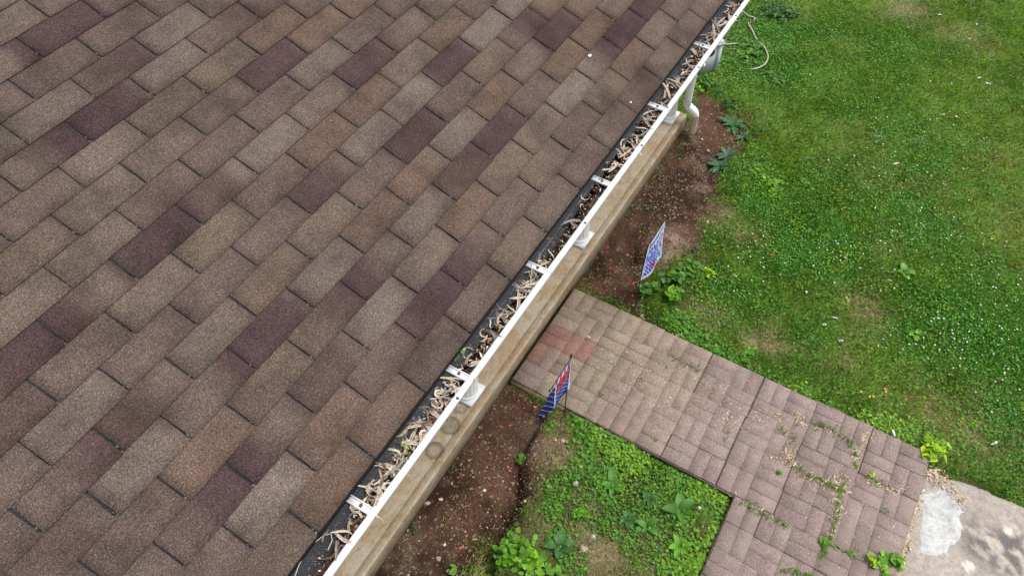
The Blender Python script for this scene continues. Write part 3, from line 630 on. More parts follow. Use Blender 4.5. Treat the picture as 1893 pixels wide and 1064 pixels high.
# where they have drifted: photo pixel along the trough -> x range, share
drift = [((650,960),.17,24),((672,925),.05,8),((700,890),.07,22),((728,850),.10,34),((755,812),.10,34),((782,778),.09,26),((815,725),.08,26),((838,705),.05,10),((858,655),.05,4),((882,625),.08,14),((905,600),.08,16),((935,565),.08,16),((962,528),.06,20),((985,500),.06,18),((1015,465),.05,5),((1042,430),.05,4),((1072,388),.05,4),((1110,338),.05,6),((1145,300),.07,18),((1162,275),.05,14),((1195,235),.08,26),((1212,212),.06,16),((1245,158),.10,26),((1265,130),.08,22),((1290,100),.10,34),((1312,68),.06,14),((1330,38),.10,16),((1350,12),.15,28)]
nleaf = 0
for (px, py), sp, n in drift:
    q = at(px, py, zl-.02)
    for i in range(int(n*.62)):
        x = q[0]+random.gauss(0, sp*.8); y = -.056+random.gauss(0, .020); y = min(-.012, max(-.086, y))
        lo = float(silt_z(x, y)); z = lo+random.uniform(.004, .032); z = min(z, zl-.004)
        lk = random.randrange(24); o = bpy.data.objects.new('dry_leaf', LEAVES[lk]); C.objects.link(o)
        o.location = (x, y, z); s = random.uniform(.75, 1.6); o.scale = (s, s, s)
        o.rotation_euler = (random.gauss(0, .35), random.gauss(0, .25), random.uniform(0, 6.28))
        zn = ['below the lowest hanger' if x < .15 else 'between the two lowest hangers' if x < .75 else 'above the nearest column' if x < 1.35 else 'beside the middle hanger' if x < 1.95 else 'above the pale soil patch' if x < 2.56 else 'beside the downspout column' if x < 3.2 else 'at the top end'][0]
        look = ('large ' if s > 1.35 else 'small ' if s < .95 else '')+('broad ' if lk % 4 == 0 else 'narrow ')+('dark brown' if lk % 7 == 0 else 'grey' if lk % 5 == 0 else 'pale tan')
        side = 'along the white lip' if y < -.062 else 'near the black net' if y > -.040 else 'in mid-trough'
        tag(o, look+' dry leaf '+side+', '+zn, 'dry leaf', look+' dry leaves '+side+' '+zn); nleaf += 1
# crumbs on the silt
def chips(n, xs, ys, zs, smin, smax, pal, seed=0, flat=.5, elong=1.0):
    r = np.random.default_rng(seed); x, y, z = xs, ys, zs; n = len(x); s = r.uniform(smin, smax, n)*r.uniform(.5, 1, n)
    T = np.array([[1, 0, 0], [.2, .9, 0], [-.9, .4, 0], [-.5, -.8, 0], [.6, -.7, 0], [.05, 0, 1]]); a = r.uniform(0, 6.28, n); ca, sa = np.cos(a), np.sin(a)
    Tj = T[None]*(1+r.uniform(-.3, .3, (n, 6, 3))); Tj[:, :, 0] *= (1+(elong-1)*r.random((n, 1))); V = np.empty((n, 6, 3))
    V[..., 0] = Tj[..., 0]*ca[:, None]-Tj[..., 1]*sa[:, None]; V[..., 1] = Tj[..., 0]*sa[:, None]+Tj[..., 1]*ca[:, None]; V[..., 2] = Tj[..., 2]*flat
    V = V*s[:, None, None]+np.stack([x, y, z], -1)[:, None]; V[:, :5, 2] -= (s*.25)[:, None]
    Ft = np.array([[0, 1, 5], [1, 2, 5], [2, 3, 5], [3, 4, 5], [4, 0, 5]]); F = (Ft[None]+6*np.arange(n)[:, None, None]).reshape(-1, 3)
    pal = np.array(pal); c = pal[r.integers(0, len(pal), n)]*r.uniform(.7, 1.2, (n, 1)); return V.reshape(-1, 3), F, np.repeat(c, 6, 0)
n = 5200; x = rng.uniform(-1, 5.6, n); y = rng.uniform(-.089, -.005, n); z = silt_z(x, y)+.001
V, F, c = chips(n, x, y, z, .0015, .0048, [(.06,.04,.03),(.20,.13,.08),(.35,.26,.17),(.10,.06,.05),(.42,.34,.26),(.03,.02,.02),(.03,.02,.02)], 5, elong=2.2)
xs2 = np.concatenate([at(a_, b_, zl-.02)[0]+rng.normal(0, sp_, nn_) for (a_, b_), sp_, nn_ in drift]); n2_ = len(xs2); y2 = rng.uniform(-.088, -.030, n2_); z2 = silt_z(xs2, y2)+rng.uniform(0, .02, n2_)
V2, F2, c2 = chips(n2_, xs2, y2, z2, .002, .006, [(.50,.40,.30),(.62,.52,.42),(.36,.26,.18),(.22,.15,.10)], 55, .4, 4.5)
F = np.vstack([F, F2+len(V)]); V = np.vstack([V, V2]); c = np.vstack([c, c2])
tag(wobj('leaf_crumbs', V, F, M_DRY, cols=c), 'small crumbs of bark and seed scattered over the gutter silt', 'debris', kind='stuff')

# ================================================================== GRASS, CLOVER, GRAVEL
def inview(x, y, m=70, z=0.):
    d = np.stack([x-CAM[0], y-CAM[1], np.full_like(x, z-CAM[2])], -1); zz = d@Fv; u = W/2+FPX*(d@Rv)/zz; v = H/2-FPX*(d@Uv)/zz
    return (u > -m) & (u < W+m) & (v > -m) & (v < H+m) & (zz > 0), u, v
def blobfield(x, y, L):
    f = np.zeros_like(x)
    for px, py, r, s in L:
        q = at(px, py); f = np.maximum(f, s*np.exp(-((x-q[0])**2+(y-q[1])**2)/(r*r)))
    return f
lush = [(1400,60,.45,1.),(1370,110,.35,1.),(1440,130,.4,.8),(1500,110,.5,.5),(1420,360,.3,.8),(1500,430,.5,1.),(1540,470,.4,.9),(1450,470,.35,.7),(1700,400,.5,.7),(1780,540,.5,.8),(1830,640,.5,1.),(1790,620,.4,.9),(1860,760,.4,1.),(1700,640,.4,.7),(1690,300,.5,.8),(1650,240,.5,.7),(1500,620,.2,.8),(1390,560,.25,.7),(1480,60,.5,.6),(1600,380,.4,.7),(1660,100,.5,.6),(1330,440,.15,.6),(1340,540,.2,.7)]
# --- grass blades
n = 1500000; x = rng.uniform(.3, 10.6, n); y = rng.uniform(-4.4, 2.6, n); ok, u, v = inview(x, y); x = x[ok]; y = y[ok]
dens = 1-samp(BED, x, y); wn = samp(WORN, x, y); pn = fbm(x*2.2, y*2.2, 101); pf2 = fbm(x*9, y*9, 102); LU = blobfield(x, y, lush)
lowpart = sstep(-.1, -.3, y-.0)*(x < 2.22)*(y > -1.25)      # thin turf in the corner left of the walk
dens = dens*(1-.80*wn*sstep(.25, .6, pf2))*lerp(1, .45, ((x < 2.22)&(y < .5)).astype(float)*sstep(.35, .62, fbm(x*5, y*5, 104)))
dens = np.maximum(dens, .035*(samp(BED, x, y) > .5)*(pf2 > .62))
ok = (rng.random(len(x)) < dens) & (samp(SD_WALK, x, y) < -.006) & (samp(SD_PAD, x, y) < .0) & ~((y > .61) & (x < 5.78)) & ~((y>.6)&(x<5.85))
x, y, pn, pf2, wn, LU = [a[ok] for a in (x, y, pn, pf2, wn, LU)]; n = len(x)
dist = np.sqrt((x-CAM[0])**2+(y-CAM[1])**2+27)
hgt = rng.uniform(.018, .045, n)*lerp(.8, 1.25, pn)*(1-.4*wn); wd = rng.uniform(.0014, .0030, n)*lerp(1, 1.35, sstep(5, 9, dist)); az = rng.uniform(0, 6.28, n); lean = rng.uniform(.3, 1.3, n)*hgt
comb = fbm(x*4, y*4, 107)*9; az = np.where(rng.random(n) < .55, comb+rng.normal(0, .5, n), az)
z0 = gz(x, y)-.002; dxv, dyv = np.cos(az), np.sin(az); sx, sy = -dyv*wd, dxv*wd
V = np.empty((n, 4, 3)); V[:, 0] = np.stack([x-sx, y-sy, z0], -1); V[:, 1] = np.stack([x+sx, y+sy, z0], -1)
V[:, 2] = np.stack([x+dxv*lean*.45+sx*.8, y+dyv*lean*.45+sy*.8, z0+hgt*.7], -1); V[:, 3] = np.stack([x+dxv*lean, y+dyv*lean, z0+hgt*.95], -1)
F = np.array([[0, 1, 2], [0, 2, 3]])[None]+4*np.arange(n)[:, None, None]
g1, g2, g3, g4 = np.array([.098, .240, .026]), np.array([.225, .395, .062]), np.array([.38, .46, .13]), np.array([.54, .48, .28])
tn = sstep(.28, .70, .45*pn+.3*pf2+.25*fbm(x*22, y*22, 118))[:, None]; col = lerp(g1, g2, tn)
bright = sstep(.45, .75, fbm(x*.9+3, y*.9, 111))[:, None]; col = lerp(col, g3, .55*bright*tn)
col = lerp(col, np.array([.072, .245, .028]), .80*LU[:, None])
YL = blobfield(x, y, [(1860,330,.5,.8),(1870,430,.6,1.),(1750,130,.5,.6),(1850,200,.45,.6),(1600,650,.4,.6),(1700,730,.45,.8),(1560,90,.3,.5),(1480,30,.3,.6),(1620,300,.4,.35),(1330,600,.3,.4)])[:, None]
col = lerp(col, np.array([.33, .41, .10]), .45*YL)
straw = (rng.random(n) < (.08+.52*wn+.12*bright[:, 0])*(1-.8*LU))[:, None]; col = np.where(straw, g4*rng.uniform(.6, 1.1, (n, 1)), col*rng.uniform(.35, 1.65, (n, 1)))
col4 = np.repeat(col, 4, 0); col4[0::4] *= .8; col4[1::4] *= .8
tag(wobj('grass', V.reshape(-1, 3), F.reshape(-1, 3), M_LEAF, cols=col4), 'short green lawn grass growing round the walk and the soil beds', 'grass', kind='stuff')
print('grass', n)
# --- round-leafed ground cover and clover
def leaf_cloud(x, y, z, size, col, tilt=.5, seed=1, point=0.0, sides=6, fold=.12):
    """one small folded leaf per point; point>0 gives a tip"""
    r = np.random.default_rng(seed); n = len(x); a = r.uniform(0, 6.28, n); k = np.arange(sides)*2*math.pi/sides
    rad = np.where(np.isclose(k, 0), 1+point, 1-.15*point*(np.abs(k-math.pi) > .4)); T = np.stack([rad*np.cos(k), rad*np.sin(k)*(1-.35*point), fold*np.abs(np.sin(k))], -1); T = np.vstack([[[0, 0, 0]], T])
    T = T[None]*np.ones((n, 1, 1)); T = T*(1+r.uniform(-.12, .12, (n, sides+1, 1)))
    tx, ty = r.normal(0, tilt, n), r.normal(0, tilt, n)
    X = T[..., 0]*np.cos(a)[:, None]-T[..., 1]*np.sin(a)[:, None]; Y = T[..., 0]*np.sin(a)[:, None]+T[..., 1]*np.cos(a)[:, None]
    Z = T[..., 2]+X*tx[:, None]+Y*ty[:, None]; nm = 1/np.sqrt(1+tx**2+ty**2)
    V = np.stack([X, Y, Z], -1)*(size*nm)[:, None, None]+np.stack([x, y, z], -1)[:, None]
    Ft = np.array([[0, 1+i, 1+(i+1) % sides] for i in range(sides)]); F = (Ft[None]+(sides+1)*np.arange(n)[:, None, None]).reshape(-1, 3)
    c = np.repeat(col, sides+1, 0).reshape(n, sides+1, 3).copy(); c[:, 0] *= .82; return V.reshape(-1, 3), F, c.reshape(-1, 3)
n = 420000; x = rng.uniform(.3, 10.4, n); y = rng.uniform(-4.3, 2.4, n); ok, u, v = inview(x, y); x = x[ok]; y = y[ok]
LU = blobfield(x, y, lush); pn = fbm(x*3, y*3, 131)
p = (.10+.95*LU+.5*sstep(.5, .68, pn))*(1-samp(BED, x, y))*(1-.8*samp(WORN, x, y)); ok = (rng.random(len(x)) < p*.62) & (samp(SD_WALK, x, y) < -.01) & (samp(SD_PAD, x, y) < -.02) & ~((y > .6) & (x < 5.85))
x, y, pn, LU = [a[ok] for a in (x, y, pn, LU)]; n = len(x)
col = lerp(np.array([.052, .200, .020]), np.array([.120, .350, .034]), rng.random((n, 1))); yel = (fbm(x*6, y*6, 133) > .66)[:, None] & (rng.random((n, 1)) < .6); col = np.where(yel, np.array([.22, .33, .02]), col)
z = gz(x, y)+rng.uniform(.012, .04, n); V, F, c = leaf_cloud(x, y, z, rng.uniform(.005, .0105, n), col, .45, 3, 0, 5)
tag(wobj('clover', V, F, M_LEAF, cols=c), 'low green clover leaves mixed through the lawn', 'clover', kind='stuff'); print('clover', n)
# broad bright ground cover: photo-pixel blobs (px, py, radius px, leaves, leaf size m, height m, tone 0 dark .. 1 lime)
gc = [(1130,905,26,110,.012,.03,.6),(1240,930,34,150,.012,.035,.55),(1200,940,30,120,.011,.03,.5),(1260,990,34,150,.012,.035,.65),(1035,1000,26,90,.012,.035,.6),(1070,775,16,70,.014,.04,.5),(1085,795,22,150,.013,.04,.6),(1115,815,26,260,.012,.045,.7),(1145,835,28,300,.012,.045,.75),(1175,850,26,260,.012,.04,.8),(1160,870,40,300,.010,.03,.6),(1120,855,40,260,.011,.03,.5),(1075,830,26,120,.012,.03,.55),(1095,880,30,120,.011,.03,.5),(1215,885,30,180,.010,.03,.55),(1255,892,26,200,.012,.035,.6),(1290,905,22,200,.012,.04,.7),(1320,915,20,160,.011,.04,.8),(1325,945,24,200,.011,.035,.55),(1290,935,26,160,.012,.03,.6),(1325,985,20,150,.013,.035,.7),(1310,1020,24,200,.013,.035,.75),(1270,1045,30,260,.013,.035,.7),(1235,1055,26,160,.012,.03,.7),(1190,1010,40,180,.010,.025,.55),(1150,960,44,220,.010,.025,.5),(1100,950,36,150,.010,.025,.45),(1060,1040,28,120,.011,.03,.55),(1220,960,40,160,.010,.03,.5),(1035,905,22,110,.012,.03,.5),(1020,945,20,110,.012,.03,.45),(1060,870,22,100,.011,.03,.5),
 (1255,600,26,200,.013,.045,.55),(1275,625,26,240,.013,.04,.5),(1300,645,26,240,.013,.04,.5),(1330,660,26,220,.012,.035,.45),(1365,685,24,190,.012,.035,.45),(1400,705,24,180,.011,.03,.5),(1440,725,26,170,.011,.03,.5),(1480,728,18,120,.012,.03,.85),(1500,745,24,160,.011,.03,.6),(1535,765,22,130,.011,.03,.4),(1600,778,20,110,.013,.03,.9),(1635,790,26,200,.013,.03,.85),(1665,805,24,180,.012,.03,.8),(1590,745,30,120,.010,.025,.6),(1650,765,30,120,.010,.025,.6),(1690,795,26,140,.012,.03,.7),
 (1300,560,24,120,.010,.03,.7),(1340,590,26,130,.010,.03,.5),(1285,520,18,70,.010,.03,.8),(1400,330,34,170,.012,.03,.7),(1425,340,26,150,.013,.03,.85),(1395,300,26,120,.012,.03,.6),(1415,290,24,120,.010,.03,.5),(1340,150,22,130,.014,.04,.5),(1300,155,20,120,.016,.05,.55),(1370,160,24,120,.013,.03,.5),(1360,190,18,60,.011,.03,.45),(1390,130,24,140,.013,.03,.5),(1350,60,24,120,.013,.04,.5),(1400,30,30,150,.013,.03,.6),(1440,30,34,160,.012,.03,.4),(1370,90,22,140,.014,.04,.55),(1420,80,34,170,.013,.035,.55),(1450,60,30,120,.012,.03,.45),(1400,10,26,120,.013,.03,.5),(1390,180,24,90,.011,.03,.4),(1545,150,30,60,.012,.02,.9),(1580,225,24,60,.012,.02,.95),(1530,265,24,50,.012,.02,.95),(1510,270,16,40,.013,.02,.95),(1590,295,40,60,.012,.02,.9),(1540,620,20,40,.012,.02,.9),(1690,495,16,26,.013,.02,1.),(1738,535,34,60,.013,.02,1.),(1700,505,16,30,.013,.02,1.),(1770,484,12,22,.013,.02,1.),(1510,480,14,26,.013,.02,.95),(1550,560,20,36,.013,.02,.95),(1705,635,26,40,.013,.02,1.),(1560,700,30,60,.012,.02,.8),(1360,505,18,50,.011,.02,.9),(1380,520,20,60,.012,.02,.8),(1445,470,14,24,.012,.02,.9),(1720,648,18,30,.012,.02,1.),(1845,365,18,26,.012,.02,.95),(1650,700,50,80,.012,.02,.85),(1750,760,50,80,.012,.02,.9),(1805,790,40,60,.012,.02,.9)]
XX = []; 
for px, py, r, nn, ls, hh, tone in gc:
    a = rng.uniform(0, 6.28, nn); rr = r*np.sqrt(rng.random(nn))*rng.choice([1, 1, 1.25], nn); P = atn(np.stack([px+rr*np.cos(a), py+rr*np.sin(a)], -1))
    t = np.clip(tone+rng.normal(0, .18, nn), 0, 1)[:, None]
    cl = lerp(lerp(np.array([.035, .105, .018]), np.array([.085, .250, .022]), np.clip(t*2, 0, 1)), np.array([.25, .42, .02]), np.clip(t*2-1.1, 0, 1))*rng.uniform(.75, 1.2, (nn, 1))
    XX.append(np.hstack([P[:, :2], (gz(P[:, 0], P[:, 1])+hh*rng.uniform(.35, 1.1, nn))[:, None], (ls*rng.uniform(.6, 1.15, nn))[:, None], cl]))
XX = np.vstack(XX); ok = (samp(SD_WALK, XX[:, 0], XX[:, 1]) < .012) & ~((XX[:, 1] > .60) & (XX[:, 0] < 5.8)); XX = XX[ok]
V, F, c = leaf_cloud(XX[:, 0], XX[:, 1], XX[:, 2], XX[:, 3], XX[:, 4:7], .38, 9, .25, 7)
tag(wobj('ground_cover', V, F, M_LEAF, cols=c), 'low bright green round-leafed weeds creeping along the brick walk', 'ground cover', kind='stuff')
# --- gravel and bark in the beds
n = 70000; x = rng.uniform(-.4, 6.6, n); y = rng.uniform(-1.3, .62, n); ok, u, v = inview(x, y, 40); x = x[ok]; y = y[ok]
p = (samp(BED, x, y)*.75+.06+.20*samp(WORN, x, y))*sstep(.25, .65, fbm(x*7, y*7, 140)); ok = (rng.random(len(x)) < p) & (samp(SD_WALK, x, y) < -.01); x = x[ok]; y = y[ok]
V, F, c = chips(len(x), x, y, gz(x, y)+.002, .0020, .0095, [(.22,.145,.10),(.14,.085,.055),(.27,.19,.135),(.08,.045,.028),(.15,.09,.06),(.05,.028,.018),(.10,.06,.04),(.04,.023,.015),(.13,.075,.05),(.36,.28,.21)], 8, .6, 1.7)
nb = 9000; xb = rng.uniform(-.4, 6.6, nb); yb_ = rng.uniform(-1.2, .60, nb); ok, _, _ = inview(xb, yb_, 40); ok &= (samp(BED, xb, yb_) > .5) & (samp(SD_WALK, xb, yb_) < -.02); xb = xb[ok]; yb_ = yb_[ok]
V2, F2, c2 = chips(len(xb), xb, yb_, gz(xb, yb_)-.001, .005, .020, [(.06,.034,.022),(.085,.05,.034),(.04,.023,.015),(.12,.075,.05),(.21,.145,.10)], 88, .65, 1.3)
F = np.vstack([F, F2+len(V)]); V = np.vstack([V, V2]); c = np.vstack([c, c2])
tag(wobj('gravel', V, F, M_DRY, cols=c), 'fine gravel and bark chips strewn over the brown soil beds', 'gravel', kind='stuff'); print('gravel', len(x))
# straw and chips on the walk, in its joints and along the pad
def strewn(name, lab, cat, blobs, pal, zf, seed, smin=.002, smax=.008, elong=3.):
    P = []; r = np.random.default_rng(seed)
    for px, py, rx, ry, nn in blobs: P.append(atn(np.stack([px+r.normal(0, rx, nn), py+r.normal(0, ry, nn)], -1), .05))
    P = np.vstack(P); V, F, c = chips(len(P), P[:, 0], P[:, 1], zf(P), smin, smax, pal, seed, .35, elong)
    tag(wobj(name, V, F, M_DRY, cols=c), lab, cat, kind='stuff')
STR = [(.50,.40,.27),(.42,.32,.20),(.60,.50,.38),(.33,.23,.14)]
bl = [(1690+(-10*t*4), 880+t*42, 5, 12, 230) for t in range(0, 5)]
bl = [(1700-9*t, 885+t*36, 6, 11, 260) for t in range(6)]+[(1718,870,12,6,110),(1740,885,14,7,90),(1762,903,11,8,50),(1778,922,9,7,24)]
strewn('straw_litter', 'pale straw and bark litter in the gap before the concrete pad', 'litter', bl, STR, lambda P: np.full(len(P), .034), 21)
bw = [(1457,840,7,9,60),(1478,771,6,5,60),(1580,845,7,12,120),(1560,880,8,5,50),(1530,890,14,6,120),(1500,880,10,6,70),(1548,905,10,8,110),(1546,935,7,12,110),(1600,805,8,6,60),(1655,905,14,5,60),(1350,775,10,6,70),(1440,770,5,4,40),(1250,620,5,4,16),(1180,680,40,20,90),(1300,740,60,30,120),(1130,650,30,20,40),(1190,700,18,12,70),(1420,760,40,14,60),(1560,970,60,40,60),(1400,880,60,20,60)]
for pts, nn, tone in [([(1470,762),(1482,775),(1490,790)],60,0),([(1500,783),(1540,800),(1580,820),(1585,850)],120,0),([(1455,825),(1458,845),(1470,860),(1520,888),(1570,910)],220,0),([(1562,893),(1548,925),(1545,965),(1530,1000)],140,0),([(1600,885),(1665,915)],90,0),([(1590,800),(1600,815),(1585,835)],50,0),([(1290,700),(1330,725),(1375,760),(1430,790)],90,0),([(1410,840),(1440,850),(1460,862)],60,0),([(1365,925),(1455,968)],40,0)]:
    pts = np.array(pts, float)
    for i in range(nn):
        k = random.randrange(len(pts)-1); t = random.random()
        if random.random() < .4: continue
        q = pts[k]*(1-t)+pts[k+1]*t
        bw.append((q[0], q[1], 3, 2.5, 2))
strewn('dry_grass_wisps', 'dry straw-coloured wisps caught between the bricks of the walk', 'dry grass', bw, STR+[(.20,.14,.08)], lambda P: np.full(len(P), .0555), 22, .0016, .0055, 4.)
# weeds growing in the joints of the walk
LN = [([(1440,790),(1470,812),(1475,835)], 50, .5), ([(1500,783),(1530,790),(1570,815),(1582,845)], 130, .3), ([(1460,855),(1500,880),(1530,895),(1560,905)], 120, .3), ([(1562,893),(1548,925),(1545,965),(1530,1000),(1518,1030)], 240, .55), ([(1598,880),(1630,898)], 40, .9), ([(1362,922),(1400,945),(1425,955),(1455,970)], 110, .35), ([(1528,1000),(1560,1018),(1582,1030)], 60, .95), ([(1245,660),(1268,676)], 26, .2), ([(1268,668),(1295,686)], 30, .3), ([(1105,725),(1125,735)], 16, .2), ([(1340,815),(1350,795)], 14, .6), ([(1625,938),(1642,946)], 18, .3), ([(1440,1052),(1500,1062)], 90, .7)]
def along(pts, n, sd):
    pts = np.array(pts, float); k = rng.integers(0, len(pts)-1, n); t = rng.random(n)[:, None]; return pts[k]*(1-t)+pts[k+1]*t+rng.normal(0, sd, (n, 2))*np.where(rng.random((n, 1)) < .2, 2.2, 1)
P = []; cl = []
for pts, nn, tone in LN:
    nn = int(nn*.75); P.append(atn(along(pts, nn, 3.0), .055)); t = rng.random((nn, 1)); cl.append(lerp(np.array([.06, .15, .02]), np.array([.22, .36, .03]), t*tone))
P = np.vstack(P); cl = np.vstack(cl); V, F, c = leaf_cloud(P[:, 0], P[:, 1], P[:, 2]+rng.uniform(0, .02, len(P)), rng.uniform(.004, .012, len(P)), cl, .6, 14, .9, 6)
tag(wobj('joint_weeds', V, F, M_LEAF, cols=c), 'tiny green weeds sprouting from joints of the brick walk', 'weeds', kind='stuff')

# ================================================================== SINGLE PLANTS
def ribbon_leaf(p, az, L_, w, el0, droop, col, n=5, ser=0):
    V = []; Cc = []; r = 0.; z = 0.; el = el0
    d = np.array([math.cos(az), math.sin(az), 0]); s = np.array([-d[1], d[0], 0])
    for i in range(n+1):
        u = i/n; ww = w*(math.sin(math.pi*(u*.86+.10))**.8)*(1+ser*(1 if i % 2 else -1)); c = p+d*r+np.array([0, 0, z])
        wav = random.uniform(-.08, .08)
        for k, hh in ((-1, .16), (0, 0), (1, .16)): V.append(c+s*k*ww/2+np.array([0, 0, (hh+wav*k)*ww])); Cc.append(np.array(col)*(1.22 if k == 0 else 1)*(.8+.3*u))
        r += L_/n*math.cos(el); z += L_/n*math.sin(el); el -= droop/n
    F = [(i*3+k, i*3+k+1, (i+1)*3+k+1, (i+1)*3+k) for i in range(n) for k in (0, 1)]
    return V, F, Cc
def plantain(px, py, nl, L_, w, col, label, group=None):
    q = at(px, py); q[2] = gz(q[0], q[1])[0]; e = empty('plantain_weed', tuple(q), label, 'weed', group)
    mb = MB(); mb.tube([q+np.array([0, 0, -.01]), q+np.array([0, 0, .012])], .009, 6, (.10, .12, .04)); mb.build('crown', M_LEAF, e)
    a0 = random.uniform(0, 6.28)
    nl += 4
    for i in range(nl):
        az = a0+i*2.4+random.uniform(-.25, .25); l = L_*random.uniform(.45, 1.1)
        V, F, c = ribbon_leaf(q+np.array([0, 0, .008]), az, l, w*l/L_*random.uniform(.85, 1.15), random.uniform(.35, .95), random.uniform(.7, 1.5), np.array(col)*random.uniform(.75, 1.3), 6)
        mb = MB(); mb.add(V, F); mb.C = [np.array(c)]; mb.build('leaf', M_LEAF, e, smooth=True)
DK, MD, LT, LM = (.045, .135, .032), (.070, .190, .025), (.115, .290, .022), (.26, .46, .022)
def bush(px, py, r, h, nl, ls, col, label, name='leafy_weed', point=.5, stems=7, tone=.25, group=None, cat='weed', z=None):
    q = at(px, py); q[2] = gz(q[0], q[1])[0] if z is None else z; e = empty(name, tuple(q), label, cat, group); rs = np.random.default_rng(int(px*7+py))
    mb = MB(); tips = []
    for i in range(stems):
        a = rs.uniform(0, 6.28); rr = r*math.sqrt(rs.random()); t = q+np.array([rr*math.cos(a), rr*math.sin(a), h*rs.uniform(.55, 1)*(1-.45*(rr/r)**2)]); tips.append(t)
        b0 = q+np.array([rr*.25*math.cos(a), rr*.25*math.sin(a), -.01]); mb.tube([b0, lerp(b0, t, .55)+np.array([0, 0, h*.08]), t], .0016, 4, (.12, .20, .04))
    mb.build('stem', M_LEAF, e)
    k = rs.integers(0, stems, nl); t = np.array(tips)[k]; f = np.abs(rs.normal(0, .35, nl)).clip(0, 1)
    P = t*(1-f[:, None])+q[None]*f[:, None]; P += rs.normal(0, 1, (nl, 3))*np.array([r*.16, r*.16, h*.07]); P[:, 2] = np.maximum(P[:, 2], q[2]+.008)
    c = np.array(col)[None]*rs.uniform(.6, 1.35, (nl, 1)); c = lerp(c, c*np.array([1.7, 1.35, .8]), (rs.random((nl, 1)) < tone))
    V, F, cc = leaf_cloud(P[:, 0], P[:, 1], P[:, 2], ls*rs.uniform(.6, 1.2, nl), c, .42, int(px), point, 8, .16)
    wobj('foliage', V, F, M_LEAF, e, cc)
def thistle(px, py, L_, col, label, nl=13):
    q = at(px, py); q[2] = gz(q[0], q[1])[0]; e = empty('lobed_weed', tuple(q), label, 'weed')
    for i in range(nl):
        az = i*2.4+random.uniform(-.3, .3); l = L_*random.uniform(.6, 1.1); V, F, c = ribbon_leaf(q+np.array([0, 0, .006]), az, l, l*.34, random.uniform(.25, .8), random.uniform(.5, 1.2), np.array(col)*random.uniform(.7, 1.25), 9, .38)
        mb = MB(); mb.add(V, F); mb.C = [np.array(c)]; mb.build('leaf', M_LEAF, e)
random.seed(21); _pl = plantain
def plantain(px, py, nl, L_, w, col, label, group=None): _pl(px, py, nl, L_, w*1.25, np.array(col)*.95, label, group)
plantain(1130, 898, 9, .15, .050, MD, 'plantain weed with long ribbed leaves, nearest the grey seed head left of the walk')
plantain(1255, 945, 12, .14, .050, MD, 'largest plantain rosette, midway between grassy corner and the walk edge')
plantain(1200, 925, 8, .09, .036, DK, 'small plantain weed between the two large rosettes')
plantain(1195, 975, 8, .10, .036, MD, 'plantain weed with oval leaves below the largest rosette')
plantain(1255, 1010, 10, .11, .038, LT, 'light green plantain weed near the bottom edge of the photo beside the walk')
plantain(1035, 1010, 7, .12, .052, DK, 'dark broad-leafed plantain behind the bushy weed at the bottom edge')
plantain(1160, 960, 6, .08, .028, DK, 'little dark plantain in thin turf')
plantain(1485, 300, 6, .10, .03, MD, 'flat rosette weed in the lawn upper middle')
plantain(1690, 618, 7, .08, .035, LT, 'pale green flat rosette weed in the middle of the lawn beside bare patches')
plantain(1670, 505, 7, .09, .05, (.14, .30, .05), 'round pale-leafed weed in the lawn right of a worn patch')
plantain(1385, 650, 6, .07, .022, LT, 'spiky green weed overhanging the upper edge of the brick walk')
plantain(1310, 650, 7, .10, .028, LT, 'star-shaped bright weed leaning over the corner of the walk')
bush(960, 1040, .17, .17, 240, .022, LT, 'big bright bushy weed on the bank at the bottom edge of the photo', 'bushy_weed', .25, 16, .3)
bush(1000, 1050, .13, .14, 150, .026, LT, 'broad-leafed light green weed right of the big bushy weed at the bottom', 'bushy_weed', .5, 10, .2)
bush(905, 1055, .07, .07, 45, .016, LT, 'small bright sprig at the left foot of the bottom bush', 'leafy_weed', .4, 6)
bush(837, 1056, .035, .05, 14, .016, LT, 'lone bright seedling standing in the soil by the porch at the bottom edge', 'seedling', .6, 4)
bush(1075, 950, .075, .09, 60, .018, LT, 'round-leafed bright weed clump in the turf below the grey seed head', 'leafy_weed', .4, 8)
bush(965, 845, .075, .07, 46, .016, MD, 'green weed growing at the lip of the soil trench', 'leafy_weed', .5, 8)
bush(765, 975, .04, .05, 14, .009, DK, 'tiny sparse weed against the porch slab edge', 'leafy_weed', .6, 5)
bush(1055, 745, .03, .06, 12, .016, LT, 'little round-leafed weed at the foot of the red and blue flag stake', 'seedling', .1, 4)
bush(1018, 790, .03, .04, 10, .017, MD, 'pair of round leaves on bare dirt left of the red and blue flag stake', 'seedling', .1, 3)
bush(1200, 540, .085, .13, 80, .026, MD, 'dark green mallow-like weed directly below the white garden flag', 'mallow_weed', .15, 10, .15)
bush(1240, 515, .13, .14, 150, .024, MD, 'large leafy weed clump right of the white garden flag', 'mallow_weed', .2, 14, .35)
bush(1270, 500, .10, .12, 110, .024, MD, 'leafy weed clump furthest from the porch beside the white garden flag', 'mallow_weed', .25, 10, .4)
bush(1245, 550, .09, .12, 120, .022, LT, 'bright weed between the dirt patch and the upper edge of the walk', 'mallow_weed', .2, 10, .4)
bush(1310, 510, .06, .08, 60, .017, LM, 'yellow-green leaf cluster right of the leafy clumps by the white flag', 'leafy_weed', .2, 7, .3)
bush(1718, 838, .095, .16, 120, .026, LM, 'lime green bush at the far corner of the brick walk', 'lime_bush', .95, 12, .2, cat='bush')
bush(1640, 1050, .085, .10, 100, .022, LT, 'round-leafed green weed at the bottom edge between walk and concrete pad', 'leafy_weed', .25, 9, .35, z=.03)
bush(1600, 1040, .05, .07, 30, .018, LM, 'lime sprig with pointed leaves left of the weed by the concrete pad', 'seedling', .9, 5, z=.05)
